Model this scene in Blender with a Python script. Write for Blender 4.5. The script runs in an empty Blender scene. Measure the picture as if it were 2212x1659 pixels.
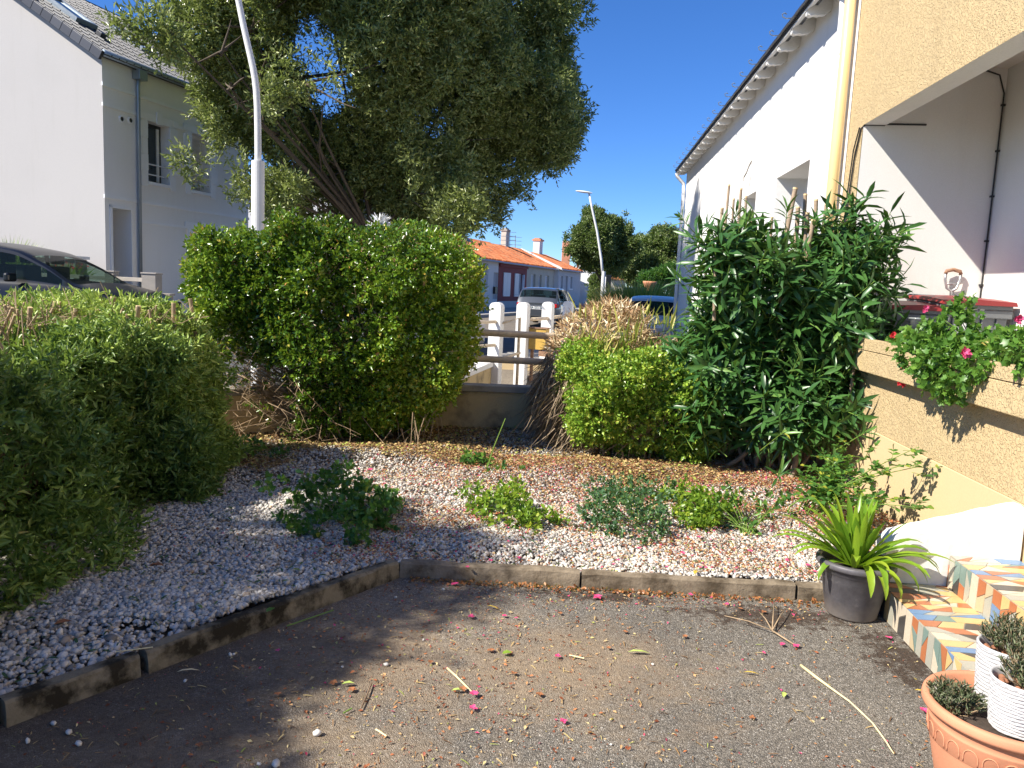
import bpy, math, random
import numpy as np
from mathutils import Vector
random.seed(7); rng = np.random.default_rng(7)
PI = math.pi; R = math.radians
scene = bpy.context.scene; COL = scene.collection

# ------------------------------------------------------------------ camera geometry (for laying the place out)
PITCH, ROLL, FPX, CAMH = R(7.3), R(2.65), 1662.0, 1.6
cF = Vector((0, math.cos(PITCH), -math.sin(PITCH))); cU0 = Vector((0, math.sin(PITCH), math.cos(PITCH))); cX = Vector((1, 0, 0))
cR = cX*math.cos(ROLL) + cU0*math.sin(ROLL); cU = cU0*math.cos(ROLL) - cX*math.sin(ROLL)
def ray(px, py): return cF + cR*((px-1106)/FPX) - cU*((py-829.5)/FPX)
def W(px, py, Y):
    d = ray(px, py); t = Y/d.y; return Vector((d.x*t, Y, CAMH+d.z*t))
def G(px, py, z=0.0):
    d = ray(px, py); t = (z-CAMH)/d.z; return Vector((d.x*t, d.y*t, z))

# ------------------------------------------------------------------ object helpers
def tag(o, label=None, cat=None, group=None, kind=None):
    if label: o['label'] = label
    if cat: o['category'] = cat
    if group: o['group'] = group
    if kind: o['kind'] = kind
    return o
def empty(name, loc, label, cat, group=None, rz=0):
    o = bpy.data.objects.new(name, None); COL.objects.link(o); o.location = loc; o.rotation_euler = (0, 0, rz)
    o.empty_display_size = 0.1
    return tag(o, label, cat, group)
def link(name, me, mat, parent=None):
    o = bpy.data.objects.new(name, me); COL.objects.link(o)
    if mat: me.materials.append(mat)
    if parent:
        o.parent = parent
        o.matrix_parent_inverse = parent_inv(parent)
    return o
def parent_inv(p):
    from mathutils import Matrix, Euler
    def wm(q):
        m = Matrix.Translation(q.location) @ q.rotation_euler.to_matrix().to_4x4()
        if q.parent: m = wm(q.parent) @ q.matrix_parent_inverse @ m
        return m
    return wm(p).inverted()
def fast_mesh(name, V, F, rnd=None, smooth=False):
    V = np.asarray(V, dtype=np.float32); F = np.asarray(F, dtype=np.int32)
    me = bpy.data.meshes.new(name); n, k = F.shape
    me.vertices.add(len(V)); me.vertices.foreach_set('co', V.ravel())
    me.loops.add(n*k); me.loops.foreach_set('vertex_index', F.ravel())
    me.polygons.add(n); me.polygons.foreach_set('loop_start', np.arange(0, n*k, k, dtype=np.int32))
    if smooth: me.polygons.foreach_set('use_smooth', np.ones(n, dtype=bool))
    me.update(calc_edges=True)
    if rnd is not None:
        a = me.attributes.new('rnd', 'FLOAT', 'FACE'); a.data.foreach_set('value', np.asarray(rnd, dtype=np.float32))
    return me
class MB:
    def __init__(s): s.v = []; s.f = []; s.r = []
    def add(s, vs, fs, r=None):
        b = len(s.v); s.v += [tuple(v) for v in vs]; s.f += [[i+b for i in f] for f in fs]
        s.r += [random.random() if r is None else r]*len(fs); return s
    def hexa(s, c, r=None):   # c: 8 corners, bottom ring then top ring
        return s.add(c, [(3,2,1,0),(4,5,6,7),(0,1,5,4),(1,2,6,5),(2,3,7,6),(3,0,4,7)], r)
    def box(s, x0, x1, y0, y1, z0, z1, r=None):
        return s.hexa([(x0,y0,z0),(x1,y0,z0),(x1,y1,z0),(x0,y1,z0),(x0,y0,z1),(x1,y0,z1),(x1,y1,z1),(x0,y1,z1)], r)
    def fbox(s, fr, u0, u1, v0, v1, z0, z1, r=None):  # box in a frame
        if fr.flip: v0, v1 = v1, v0
        return s.hexa([fr(u0,v0,z0),fr(u0,v1,z0),fr(u1,v1,z0),fr(u1,v0,z0),fr(u0,v0,z1),fr(u0,v1,z1),fr(u1,v1,z1),fr(u1,v0,z1)], r)
    def quad(s, a, b, c, d, r=None): return s.add([a,b,c,d], [(0,1,2,3)], r)
    def tube(s, pts, rad, n=8, caps=True, r=None):
        pts = [Vector(p) for p in pts]; m = len(pts)
        rads = [rad]*m if not hasattr(rad, '__len__') else rad
        rr = random.random() if r is None else r
        T0 = (pts[1]-pts[0]).normalized(); X = T0.orthogonal().normalized(); b = len(s.v)
        for i, p in enumerate(pts):
            T = (pts[min(i+1,m-1)]-pts[max(i-1,0)]).normalized(); X = (X - T*X.dot(T)).normalized(); Y = T.cross(X)
            for k in range(n):
                a = 2*PI*k/n; s.v.append(tuple(p + (X*math.cos(a)+Y*math.sin(a))*rads[i]))
        for i in range(m-1):
            for k in range(n):
                k2 = (k+1)%n; s.f.append([b+i*n+k, b+i*n+k2, b+(i+1)*n+k2, b+(i+1)*n+k]); s.r.append(rr)
        if caps:
            s.f.append([b+k for k in range(n)][::-1]); s.r.append(rr)
            s.f.append([b+(m-1)*n+k for k in range(n)]); s.r.append(rr)
        return s
    def lathe(s, c, prof, n=32, r=None, wob=None):   # prof: list of (radius, z)
        b = len(s.v); c = Vector(c); rr = random.random() if r is None else r
        for j, (ra, z) in enumerate(prof):
            for k in range(n):
                a = 2*PI*k/n; q = ra*(1 + (wob(a, z) if wob else 0)); s.v.append((c.x+q*math.cos(a), c.y+q*math.sin(a), c.z+z))
        for j in range(len(prof)-1):
            for k in range(n):
                k2 = (k+1)%n; s.f.append([b+j*n+k, b+j*n+k2, b+(j+1)*n+k2, b+(j+1)*n+k]); s.r.append(rr)
        return s
    def prism(s, poly, d, r=None):   # poly: list of 3D points (closed), d: extrusion vector
        n = len(poly); P = [Vector(p) for p in poly]; d = Vector(d)
        return s.add(P+[p+d for p in P], [tuple(range(n))[::-1], tuple(range(n,2*n))]+[(i,(i+1)%n,n+(i+1)%n,n+i) for i in range(n)], r)
    def build(s, name, mat, parent=None, smooth=False, bevel=0, sub=0, fixn=False):
        me = bpy.data.meshes.new(name); me.from_pydata(s.v, [], s.f); me.update()
        if fixn or smooth:
            import bmesh
            bm = bmesh.new(); bm.from_mesh(me)
            a0 = None
            bmesh.ops.recalc_face_normals(bm, faces=bm.faces); bm.to_mesh(me); bm.free()
        a = me.attributes.new('rnd', 'FLOAT', 'FACE'); a.data.foreach_set('value', np.array(s.r, dtype=np.float32))
        if smooth: me.polygons.foreach_set('use_smooth', np.ones(len(me.polygons), dtype=bool))
        o = link(name, me, mat, parent)
        if bevel:
            m = o.modifiers.new('bevel', 'BEVEL'); m.width = bevel; m.segments = 2; m.limit_method = 'ANGLE'; m.angle_limit = R(40)
        if sub:
            m = o.modifiers.new('sub', 'SUBSURF'); m.levels = m.render_levels = sub
        return o
class Fr:   # a building frame: u along yaw, v to the right of it (flip=True: v to the left)
    def __init__(s, o, yaw, flip=False):
        s.o = Vector(o); a = R(yaw); s.e = Vector((math.sin(a), math.cos(a), 0)); s.n = Vector((math.cos(a), -math.sin(a), 0)); s.flip = flip
        if flip: s.n = -s.n
    def __call__(s, u, v, z): return s.o + s.e*u + s.n*v + Vector((0,0,z))
def wall(mb, fr, axis, c, a0, a1, z0, z1, holes, depth, th=0.25, inv=False):
    """wall in a frame: axis 'u' = runs along u at v=c (faces -v); axis 'v' = runs along v at u=c (faces -u). holes: (a0,a1,z0,z1). Reveals go depth inward."""
    P = (lambda a, d, z: fr(a, c+d, z)) if axis == 'u' else (lambda a, d, z: fr(c+d, a, z))
    A = sorted(set([a0,a1]+[h[0] for h in holes]+[h[1] for h in holes])); Z = sorted(set([z0,z1]+[h[2] for h in holes]+[h[3] for h in holes]))
    for i in range(len(A)-1):
        for j in range(len(Z)-1):
            am, zm = (A[i]+A[i+1])/2, (Z[j]+Z[j+1])/2
            if any(h[0] < am < h[1] and h[2] < zm < h[3] for h in holes): continue
            mb.quad(P(A[i],0,Z[j]), P(A[i+1],0,Z[j]), P(A[i+1],0,Z[j+1]), P(A[i],0,Z[j+1]))
    for h in holes:
        b0,b1,y0,y1 = h[:4]; d = h[4] if len(h) > 4 else depth
        mb.quad(P(b0,0,y0),P(b0,d,y0),P(b0,d,y1),P(b0,0,y1)); mb.quad(P(b1,0,y0),P(b1,d,y0),P(b1,d,y1),P(b1,0,y1))
        mb.quad(P(b0,0,y1),P(b0,d,y1),P(b1,d,y1),P(b1,0,y1)); mb.quad(P(b0,0,y0),P(b0,d,y0),P(b1,d,y0),P(b1,0,y0))

# ------------------------------------------------------------------ materials
MATS = {}
def newmat(name):
    m = bpy.data.materials.new(name); m.use_nodes = True; nt = m.node_tree
    return m, nt, nt.nodes['Principled BSDF']
def nd(nt, t, **kw):
    n = nt.nodes.new(t)
    for k, v in kw.items():
        if k.startswith('i_'): n.inputs[k[2:].replace('_', ' ')].default_value = v
        else: setattr(n, k, v)
    return n
def ramp(nt, stops, src, interp='LINEAR'):
    n = nt.nodes.new('ShaderNodeValToRGB'); cr = n.color_ramp; cr.interpolation = interp
    while len(cr.elements) < len(stops): cr.elements.new(0.5)
    for e, (p, c) in zip(cr.elements, stops): e.position = p; e.color = (*c, 1)
    nt.links.new(src, n.inputs[0]); return n.outputs[0]
def pos(nt, scale=(1,1,1)):
    g = nt.nodes.new('ShaderNodeNewGeometry'); m = nt.nodes.new('ShaderNodeMapping'); m.inputs['Scale'].default_value = scale
    nt.links.new(g.outputs['Position'], m.inputs['Vector']); return m.outputs[0]
def noise(nt, scale, detail=4, rough=.55, vec=None, out='Fac'):
    n = nt.nodes.new('ShaderNodeTexNoise'); n.inputs['Scale'].default_value = scale; n.inputs['Detail'].default_value = detail; n.inputs['Roughness'].default_value = rough
    nt.links.new(vec if vec else pos(nt), n.inputs['Vector']); return n.outputs[out]
def mixc(nt, fac, a, b, mode='MIX'):
    n = nt.nodes.new('ShaderNodeMix'); n.data_type = 'RGBA'; n.blend_type = mode
    for s, v in ((n.inputs[0], fac), (n.inputs[6], a), (n.inputs[7], b)):
        if isinstance(v, (int, float)): s.default_value = v
        elif isinstance(v, (tuple, list)): s.default_value = (*v, 1)
        else: nt.links.new(v, s)
    return n.outputs[2]
def mth(nt, op, a, b=0.0, c=None):
    n = nt.nodes.new('ShaderNodeMath'); n.operation = op
    for s, v in ((n.inputs[0], a), (n.inputs[1], b)):
        if isinstance(v, (int, float)): s.default_value = v
        else: nt.links.new(v, s)
    return n.outputs[0]
def bump(nt, bs, h, strength=.5, dist=.01):
    b = nt.nodes.new('ShaderNodeBump'); b.inputs['Strength'].default_value = strength; b.inputs['Distance'].default_value = dist
    nt.links.new(h, b.inputs['Height']); nt.links.new(b.outputs[0], bs.inputs['Normal'])
def plain(name, c, rough=.6, metal=0, var=.12, vs=3, bmp=0, bs_=60, spec=.5):
    if name in MATS: return MATS[name]
    m, nt, b = newmat(name)
    f = noise(nt, vs, 6, .6); col = ramp(nt, [(.25, tuple(x*(1-var) for x in c)), (.75, tuple(min(1, x*(1+var)) for x in c))], f)
    nt.links.new(col, b.inputs['Base Color']); b.inputs['Roughness'].default_value = rough; b.inputs['Metallic'].default_value = metal
    b.inputs['Specular IOR Level'].default_value = spec
    if bmp: bump(nt, b, noise(nt, bs_, 5, .6), bmp, .004)
    MATS[name] = m; return m
def leafmat(name, stops, rough=.42, trans=.35, tcol=(.25,.45,.05), spec=.5):
    m, nt, b = newmat(name); a = nd(nt, 'ShaderNodeAttribute', attribute_name='rnd')
    col = ramp(nt, stops, a.outputs['Fac'])
    nt.links.new(col, b.inputs['Base Color']); b.inputs['Roughness'].default_value = rough; b.inputs['Specular IOR Level'].default_value = spec
    t = nt.nodes.new('ShaderNodeBsdfTranslucent'); nt.links.new(mixc(nt, .6, col, tcol), t.inputs['Color'])
    mx = nt.nodes.new('ShaderNodeMixShader'); mx.inputs[0].default_value = trans
    out = nt.nodes['Material Output']; nt.links.new(b.outputs[0], mx.inputs[1]); nt.links.new(t.outputs[0], mx.inputs[2]); nt.links.new(mx.outputs[0], out.inputs['Surface'])
    MATS[name] = m; return m
def attrmat(name, stops, rough=.7, interp='LINEAR', bmp=0, bsc=80, spec=.4):
    m, nt, b = newmat(name); a = nd(nt, 'ShaderNodeAttribute', attribute_name='rnd')
    col = ramp(nt, stops, a.outputs['Fac'], interp); f = noise(nt, bsc, 4, .7)
    col = mixc(nt, 1, col, ramp(nt, [(.2,(.75,.75,.75)),(.7,(1,1,1))], f), 'MULTIPLY')
    nt.links.new(col, b.inputs['Base Color']); b.inputs['Roughness'].default_value = rough; b.inputs['Specular IOR Level'].default_value = spec
    if bmp: bump(nt, b, f, bmp, .003)
    MATS[name] = m; return m
def stucco(name, c, dirt=(.5,.45,.38), da=.25, bsc=70, bst=.5, dsc=1.3, dist=.006, lo=.45, hi=.8, worm=0):
    m, nt, b = newmat(name)
    f = noise(nt, dsc, 7, .62); fac = ramp(nt, [(lo,(0,0,0)),(hi,(da,da,da))], f)
    streak = noise(nt, 1.0, 5, .6, pos(nt, (5,5,.45)))
    col = mixc(nt, fac, c, dirt); sf = ramp(nt, [(.55,(1,1,1)),(.85,(.94,.935,.92))], streak)
    col = mixc(nt, 1, col, sf, 'MULTIPLY')
    fine = ramp(nt, [(.3,(.92,.92,.92)),(.7,(1,1,1))], noise(nt, bsc*1.4, 3, .6)); col = mixc(nt, 1, col, fine, 'MULTIPLY')
    nt.links.new(col, b.inputs['Base Color']); b.inputs['Roughness'].default_value = .85; b.inputs['Specular IOR Level'].default_value = .2
    h = noise(nt, bsc, 6, .65)
    if worm:
        v = nt.nodes.new('ShaderNodeTexNoise'); v.inputs['Scale'].default_value = worm; v.inputs['Detail'].default_value = 2; v.inputs['Distortion'].default_value = 1.6
        nt.links.new(pos(nt), v.inputs['Vector']); w = ramp(nt, [(.46,(0,0,0)),(.54,(1,1,1))], v.outputs['Fac']); h = mth(nt, 'ADD', mth(nt, 'MULTIPLY', h, .35), w)
    bump(nt, b, h, bst, dist); MATS[name] = m; return m

stucco('white_render', (.81,.79,.76), (.55,.53,.50), .18, 55, .45, 1.1)
stucco('recess_render', (.79,.765,.72), (.5,.49,.46), .2, 90, .12, .9)
stucco('cream_rough', (.60,.45,.245), (.48,.37,.22), .35, 60, .8, 1.6, .008, worm=34)
stucco('cream_smooth', (.64,.49,.275), (.62,.47,.27), .4, 60, .12, 1.8)
stucco('garden_wall_render', (.52,.40,.22), (.12,.10,.07), .85, 50, .5, 2.6, .006, .5, .68)
stucco('concrete_coping', (.36,.33,.28), (.12,.11,.09), .7, 60, .6, 4, .006, .42, .7)
stucco('gable_render', (.47,.45,.43), (.40,.385,.37), .3, 60, .25, .8)
stucco('facade_render', (.86,.85,.83), (.78,.76,.74), .3, 60, .2, .8)
stucco('stair_white', (.82,.80,.76), (.62,.60,.55), .3, 22, .45, 3, .006)
stucco('post_white', (.78,.77,.74), (.50,.48,.44), .35, 50, .4, 4)
stucco('old_concrete', (.42,.38,.33), (.22,.2,.17), .6, 50, .5, 3)
plain('white_paint', (.82,.82,.82), .5, var=.04)
plain('white_pvc', (.84,.83,.82), .35, var=.04)
plain('cream_pvc', (.78,.58,.28), .32, var=.06)
plain('black_rubber', (.02,.02,.02), .5)
plain('zinc', (.28,.33,.38), .4, metal=.6)
plain('slate', (.045,.047,.055), .45, var=.3, vs=8)
plain('dark_frame', (.03,.035,.04), .4)
plain('bark', (.10,.075,.05), .9, var=.35, vs=14, bmp=.8, bs_=40)
plain('bark_pale', (.34,.25,.17), .85, var=.25, vs=20, bmp=.6, bs_=50)
plain('twig', (.20,.13,.08), .85, var=.35, vs=12)
plain('twig_pale', (.38,.27,.16), .85, var=.35, vs=12)
plain('cut_wood', (.72,.52,.28), .8, var=.15, vs=60)
plain('green_stem', (.16,.26,.04), .5, var=.2, vs=10)
plain('cream_tube', (.60,.48,.33), .5, var=.25, vs=9, bmp=.3)
plain('rust_metal', (.30,.17,.10), .6, var=.5, vs=60)
plain('grey_metal', (.45,.46,.46), .35, metal=.7)
plain('terracotta_clay', (.62,.27,.15), .7, var=.08, vs=9, bmp=.15, bs_=120, spec=.3)
plain('wicker_white', (.52,.51,.50), .6, var=.10, vs=40)
plain('soil', (.06,.042,.03), .95, var=.4, vs=60, bmp=1, bs_=80)
plain('clay_ball', (.30,.13,.07), .85, var=.3, vs=60, bmp=.4)
plain('bin_grey', (.16,.165,.17), .45, var=.08, spec=.5)
plain('bin_red', (.27,.025,.025), .42, var=.12)
plain('paper_label', (.75,.75,.74), .5)
plain('black_plastic', (.015,.017,.018), .35)
plain('ochre_metal', (.52,.33,.07), .5, var=.15, vs=9)
plain('road_sign_teal', (.02,.13,.15), .4)
plain('tyre', (.02,.02,.02), .8); plain('alloy', (.5,.5,.5), .3, metal=.9)
plain('red_lens', (.45,.01,.01), .15)
plain('plate_white', (.8,.8,.8), .4); plain('plate_ink', (.02,.06,.07), .5)
plain('red_render', (.24,.055,.055), .8, var=.12, vs=2)
plain('beige_render', (.52,.48,.40), .85, var=.1, vs=2)
plain('grey_render', (.48,.48,.49), .85, var=.08, vs=2)  # also carries the shaded front of the last row house
plain('dim_room', (.03,.03,.035), .9)
plain('shutter', (.76,.76,.77), .5, var=.03)
plain('sky_blind', (.6,.62,.66), .6)
plain('rust_leaf', (.33,.13,.05), .8, var=.3, vs=90)
plain('pink_petal', (.68,.07,.20), .6, var=.2, vs=100)
plain('red_petal', (.80,.05,.07), .6, var=.15, vs=100)
plain('white_petal', (.85,.85,.83), .6)
plain('yellow_leaf', (.62,.42,.05), .6, var=.2, vs=60)
plain('lime_leaf', (.42,.52,.12), .6, var=.2, vs=60)
plain('pale_stalk', (.80,.66,.36), .6, var=.15, vs=40)
plain('dark_moss', (.05,.035,.02), .95, var=.5, vs=60, bmp=1)

def glassmat(name, c=(.01,.015,.018), rough=.05, spec=.9):
    m, nt, b = newmat(name); b.inputs['Base Color'].default_value = (*c,1); b.inputs['Roughness'].default_value = rough
    b.inputs['Specular IOR Level'].default_value = spec; MATS[name] = m; return m
glassmat('window_glass', (.02,.035,.04)); glassmat('clear_plastic', (.25,.27,.27), .15)
def cabinglass(name, tint, rough=.03):
    m, nt, b = newmat(name); b.inputs['Base Color'].default_value = (*tint,1); b.inputs['Roughness'].default_value = rough
    b.inputs['Transmission Weight'].default_value = .0
    t = nt.nodes.new('ShaderNodeBsdfTransparent'); t.inputs['Color'].default_value = (.55,.68,.62,1); mx = nt.nodes.new('ShaderNodeMixShader'); mx.inputs[0].default_value = .72
    nt.links.new(b.outputs[0], mx.inputs[1]); nt.links.new(t.outputs[0], mx.inputs[2]); nt.links.new(mx.outputs[0], nt.nodes['Material Output'].inputs['Surface']); MATS[name] = m
cabinglass('car_glass', (.02,.03,.03))
def carpaint(name, c, metal=.5, rough=.3):
    m, nt, b = newmat(name); b.inputs['Base Color'].default_value = (*c,1); b.inputs['Metallic'].default_value = metal; b.inputs['Roughness'].default_value = rough
    b.inputs['Coat Weight'].default_value = (.12 if 'black' in name else 1); b.inputs['Coat Roughness'].default_value = .04
    bump(nt, b, noise(nt, 1.2, 2), .03, .05); MATS[name] = m
carpaint('paint_black', (.006,.006,.007), .0); carpaint('paint_silver', (.45,.44,.43), .15); carpaint('paint_grey', (.07,.078,.09), .4); carpaint('paint_navy', (.02,.03,.06), .3)
# glass-like velux
def roof_tiles():
    m, nt, b = newmat('canal_tile'); a = nd(nt, 'ShaderNodeAttribute', attribute_name='rnd')
    col = ramp(nt, [(0,(.36,.10,.035)),(.45,(.56,.17,.06)),(.8,(.62,.24,.10)),(1,(.30,.14,.08))], a.outputs['Fac'])
    col = mixc(nt, ramp(nt, [(.5,(0,0,0)),(.75,(.6,.6,.6))], noise(nt, 1.5, 6, .7)), col, (.20,.12,.07)); nt.links.new(col, b.inputs['Base Color']); b.inputs['Roughness'].default_value = .85
    MATS['canal_tile'] = m
roof_tiles()
attrmat('slate_tile', [(0,(.035,.036,.042)),(.6,(.06,.062,.072)),(1,(.09,.093,.105))], .45)
attrmat('mosaic_tile', [(0,(.70,.47,.20)),(.23,(.48,.17,.07)),(.43,(.44,.42,.34)),(.58,(.16,.27,.44)),(.66,(.66,.56,.42)),(.80,(.20,.28,.24)),(.88,(.07,.065,.06)),(.93,(.58,.46,.28))], .28, 'CONSTANT', .1, 160, .5)
plain('grout', (.36,.31,.24), .9, var=.2, vs=30)

# asphalt, worn and dirty
def asphalt():
    m, nt, b = newmat('asphalt_worn'); p = pos(nt)
    v = nt.nodes.new('ShaderNodeTexVoronoi'); v.inputs['Scale'].default_value = 240; nt.links.new(p, v.inputs['Vector'])
    sep = nt.nodes.new('ShaderNodeSeparateColor'); nt.links.new(v.outputs['Color'], sep.inputs[0])
    stone = ramp(nt, [(0,(.11,.104,.094)),(.35,(.20,.182,.155)),(.7,(.285,.258,.22)),(.92,(.40,.36,.305)),(.975,(.55,.52,.47)),(1,(.75,.72,.66))], sep.outputs[0])
    f2 = noise(nt, 45, 6, .75); stone = mixc(nt, 1, stone, ramp(nt, [(.3,(.55,.53,.5)),(.7,(1.0,1.0,1.0))], f2), 'MULTIPLY')
    # sandy dirt, spread as patches: mostly to the left and near the kerb corner
    g = nt.nodes.new('ShaderNodeNewGeometry'); sx = nt.nodes.new('ShaderNodeSeparateXYZ'); nt.links.new(g.outputs['Position'], sx.inputs[0])
    def blob(cx, cy, rx, ry):
        a = mth(nt, 'POWER', mth(nt, 'DIVIDE', mth(nt, 'SUBTRACT', sx.outputs[0], cx), rx), 2); a2 = mth(nt, 'POWER', mth(nt, 'DIVIDE', mth(nt, 'SUBTRACT', sx.outputs[1], cy), ry), 2)
        return mth(nt, 'SUBTRACT', 1.0, mth(nt, 'SQRT', mth(nt, 'ADD', a, a2)))
    n1 = noise(nt, 1.7, 7, .68); n3 = noise(nt, 7, 6, .7)
    d = mth(nt, 'ADD', mth(nt, 'MULTIPLY', mth(nt, 'MAXIMUM', mth(nt, 'MAXIMUM', blob(-.6,3.15,1.15,1.1), blob(.25,3.1,1.0,.7)), blob(-1.0,2.4,1.5,.8)), .8), mth(nt, 'SUBTRACT', n1, .45))
    d = mth(nt, 'ADD', d, mth(nt, 'MULTIPLY', mth(nt, 'SUBTRACT', n3, .5), 1.2))
    df = ramp(nt, [(.15,(0,0,0)),(.8,(.85,.85,.85))], d)
    sand = ramp(nt, [(.3,(.22,.16,.105)),(.7,(.47,.36,.24))], f2)
    col = mixc(nt, df, stone, sand)
    # dark moss along the kerb by the pot
    mo = mth(nt, 'ADD', mth(nt, 'MAXIMUM', mth(nt, 'MAXIMUM', blob(1.35,3.72,.75,.22), blob(1.85,3.3,.3,.55)), blob(.55,3.88,.6,.12)), mth(nt, 'MULTIPLY', mth(nt, 'SUBTRACT', noise(nt, 14, 8, .85), .56), 4.5))
    mf = ramp(nt, [(.1,(0,0,0)),(.4,(.85,.85,.85))], mo); moss = ramp(nt, [(.35,(.018,.011,.007)),(.7,(.09,.05,.028))], noise(nt, 70, 4, .7))
    col = mixc(nt, mf, col, moss)
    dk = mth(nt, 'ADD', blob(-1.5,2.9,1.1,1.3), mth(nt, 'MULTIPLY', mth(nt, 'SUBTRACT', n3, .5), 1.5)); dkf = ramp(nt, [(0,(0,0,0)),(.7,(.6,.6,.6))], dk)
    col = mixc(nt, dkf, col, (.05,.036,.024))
    big = ramp(nt, [(.3,(.78,.78,.78)),(.7,(1.12,1.1,1.06))], noise(nt, 1.1, 5, .6)); col = mixc(nt, 1, col, big, 'MULTIPLY')
    nt.links.new(col, b.inputs['Base Color']); b.inputs['Roughness'].default_value = .82; b.inputs['Specular IOR Level'].default_value = .35
    h = mth(nt, 'ADD', mth(nt, 'MULTIPLY', v.outputs['Distance'], -.9), f2); bump(nt, b, h, .9, .006); MATS['asphalt_worn'] = m
asphalt()
def simple_ground(name, c1, c2, sc=2, fine=40):
    m, nt, b = newmat(name); col = ramp(nt, [(.3,c1),(.7,c2)], noise(nt, sc, 8, .7)); col = mixc(nt, 1, col, ramp(nt, [(.3,(.7,.7,.7)),(.7,(1.1,1.1,1.1))], noise(nt, fine, 4, .7)), 'MULTIPLY')
    nt.links.new(col, b.inputs['Base Color']); b.inputs['Roughness'].default_value = .9; bump(nt, b, noise(nt, fine, 5, .7), .5, .008); MATS[name] = m
simple_ground('ground_earth', (.12,.10,.075), (.24,.2,.15)); simple_ground('road_asphalt', (.07,.07,.07), (.12,.12,.118), 1.2, 60)
simple_ground('pavement_pale', (.30,.28,.25), (.44,.41,.37), 2, 50); simple_ground('bed_soil', (.10,.08,.06), (.24,.20,.15), 6, 60)
simple_ground('terrace_floor', (.35,.3,.25), (.45,.4,.34), 3, 60)

def M(n): return MATS[n]
stucco('kerb_concrete', (.27,.215,.15), (.07,.05,.03), .85, 45, .9, 7, .006, .42, .62)
stucco('kerb_mossy', (.25,.21,.145), (.025,.02,.012), .95, 45, .9, 7, .006, .40, .56)

# ------------------------------------------------------------------ foliage
TPL = {
 'diamond': ([(0,0,0),(.45,.5,.16),(1,0,0),(.45,-.5,.16)], [(0,1,2),(0,2,3)]),
 'oval': ([(0,0,0),(.22,.38,.10),(.6,.5,.12),(1,0,-.05),(.6,-.5,.12),(.22,-.38,.10),(.5,0,0)], [(0,1,6),(1,2,6),(2,3,6),(3,4,6),(4,5,6),(5,0,6)]),
 'lance': ([(0,0,0),(.28,.42,.05),(.28,0,.02),(.28,-.42,.05),(.65,.42,.0),(.65,0,-.03),(.65,-.42,.0),(1,0,-.14)],
           [(0,1,2),(0,2,3),(1,4,5),(1,5,2),(2,5,6),(2,6,3),(4,7,5),(5,7,6)]),
 'ivy': ([(0,0,0),(.05,.42,.05),(.38,.30,0),(.55,.55,.05),(.68,.22,0),(1,0,.04),(.68,-.22,0),(.55,-.55,.05),(.38,-.30,0),(.05,-.42,.05),(.35,0,-.06)],
         [(0,1,10),(1,2,10),(2,3,10),(3,4,10),(4,5,10),(5,6,10),(6,7,10),(7,8,10),(8,9,10),(9,0,10)]),
 'blade': ([(0,.5,0),(0,-.5,0),(.35,.5,.0),(.35,-.5,.0),(.7,.4,-.05),(.7,-.4,-.05),(1,0,-.16)], [(0,1,3),(0,3,2),(2,3,5),(2,5,4),(4,5,6)]),
 'chip': ([(0,0,0),(.5,.5,.12),(1,.1,-.05),(.6,-.5,.1)], [(0,1,2),(0,2,3)]),
}
def nrm(a): return a/np.maximum(np.linalg.norm(a, axis=-1, keepdims=True), 1e-9)
def instances(P, D, N, L, Wd, kind):
    D = nrm(D); S = nrm(np.cross(D, N)); N = np.cross(S, D)
    t = np.array(TPL[kind][0]); f = np.array(TPL[kind][1]); k = len(t)
    L = np.broadcast_to(np.asarray(L, float).reshape(-1,1,1), (len(P),1,1)); Wd = np.broadcast_to(np.asarray(Wd, float).reshape(-1,1,1), (len(P),1,1))
    V = P[:,None,:] + D[:,None,:]*L*t[None,:,0:1] + S[:,None,:]*Wd*t[None,:,1:2] + N[:,None,:]*L*t[None,:,2:3]
    F = (np.arange(len(P))[:,None,None]*k + f[None]).reshape(-1,3)
    return V.reshape(-1,3), F, len(f)
def leaves_obj(name, P, D, N, L, Wd, rnd, mat, parent, kind):
    V, F, nf = instances(P, D, N, L, Wd, kind)
    return link(name, fast_mesh(name, V, F, np.repeat(rnd, nf)), mat, parent)
def fnoise(seed, freq, amp=1.0, octs=3):
    r = np.random.default_rng(seed); K = []; 
    for o in range(octs):
        for _ in range(6):
            d = nrm(r.normal(size=3)); K.append((d*freq*2**o*r.uniform(.7,1.3), r.uniform(0,6.28), amp*.5/1.7**o))
    def f(p):
        s = 0
        for k, ph, a in K: s = s + a*np.sin(p@k+ph)
        return s
    return f
def rbox(p, c, h, r, yaw=0):
    q = p - np.array(c)
    if yaw: ca, sa = math.cos(yaw), math.sin(yaw); q = np.stack([q[:,0]*ca+q[:,1]*sa, -q[:,0]*sa+q[:,1]*ca, q[:,2]], 1)
    q = np.abs(q) - np.array(h) + r
    return np.linalg.norm(np.maximum(q,0), axis=1) + np.minimum(q.max(axis=1), 0) - r
def sphere(p, c, r, sc=(1,1,1)): return (np.linalg.norm((p-np.array(c))/np.array(sc), axis=1) - r)
def grad(f, p, e=.02):
    g = np.stack([f(p+np.array(d)*e)-f(p-np.array(d)*e) for d in ((1,0,0),(0,1,0),(0,0,1))], 1); return nrm(g)
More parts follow.
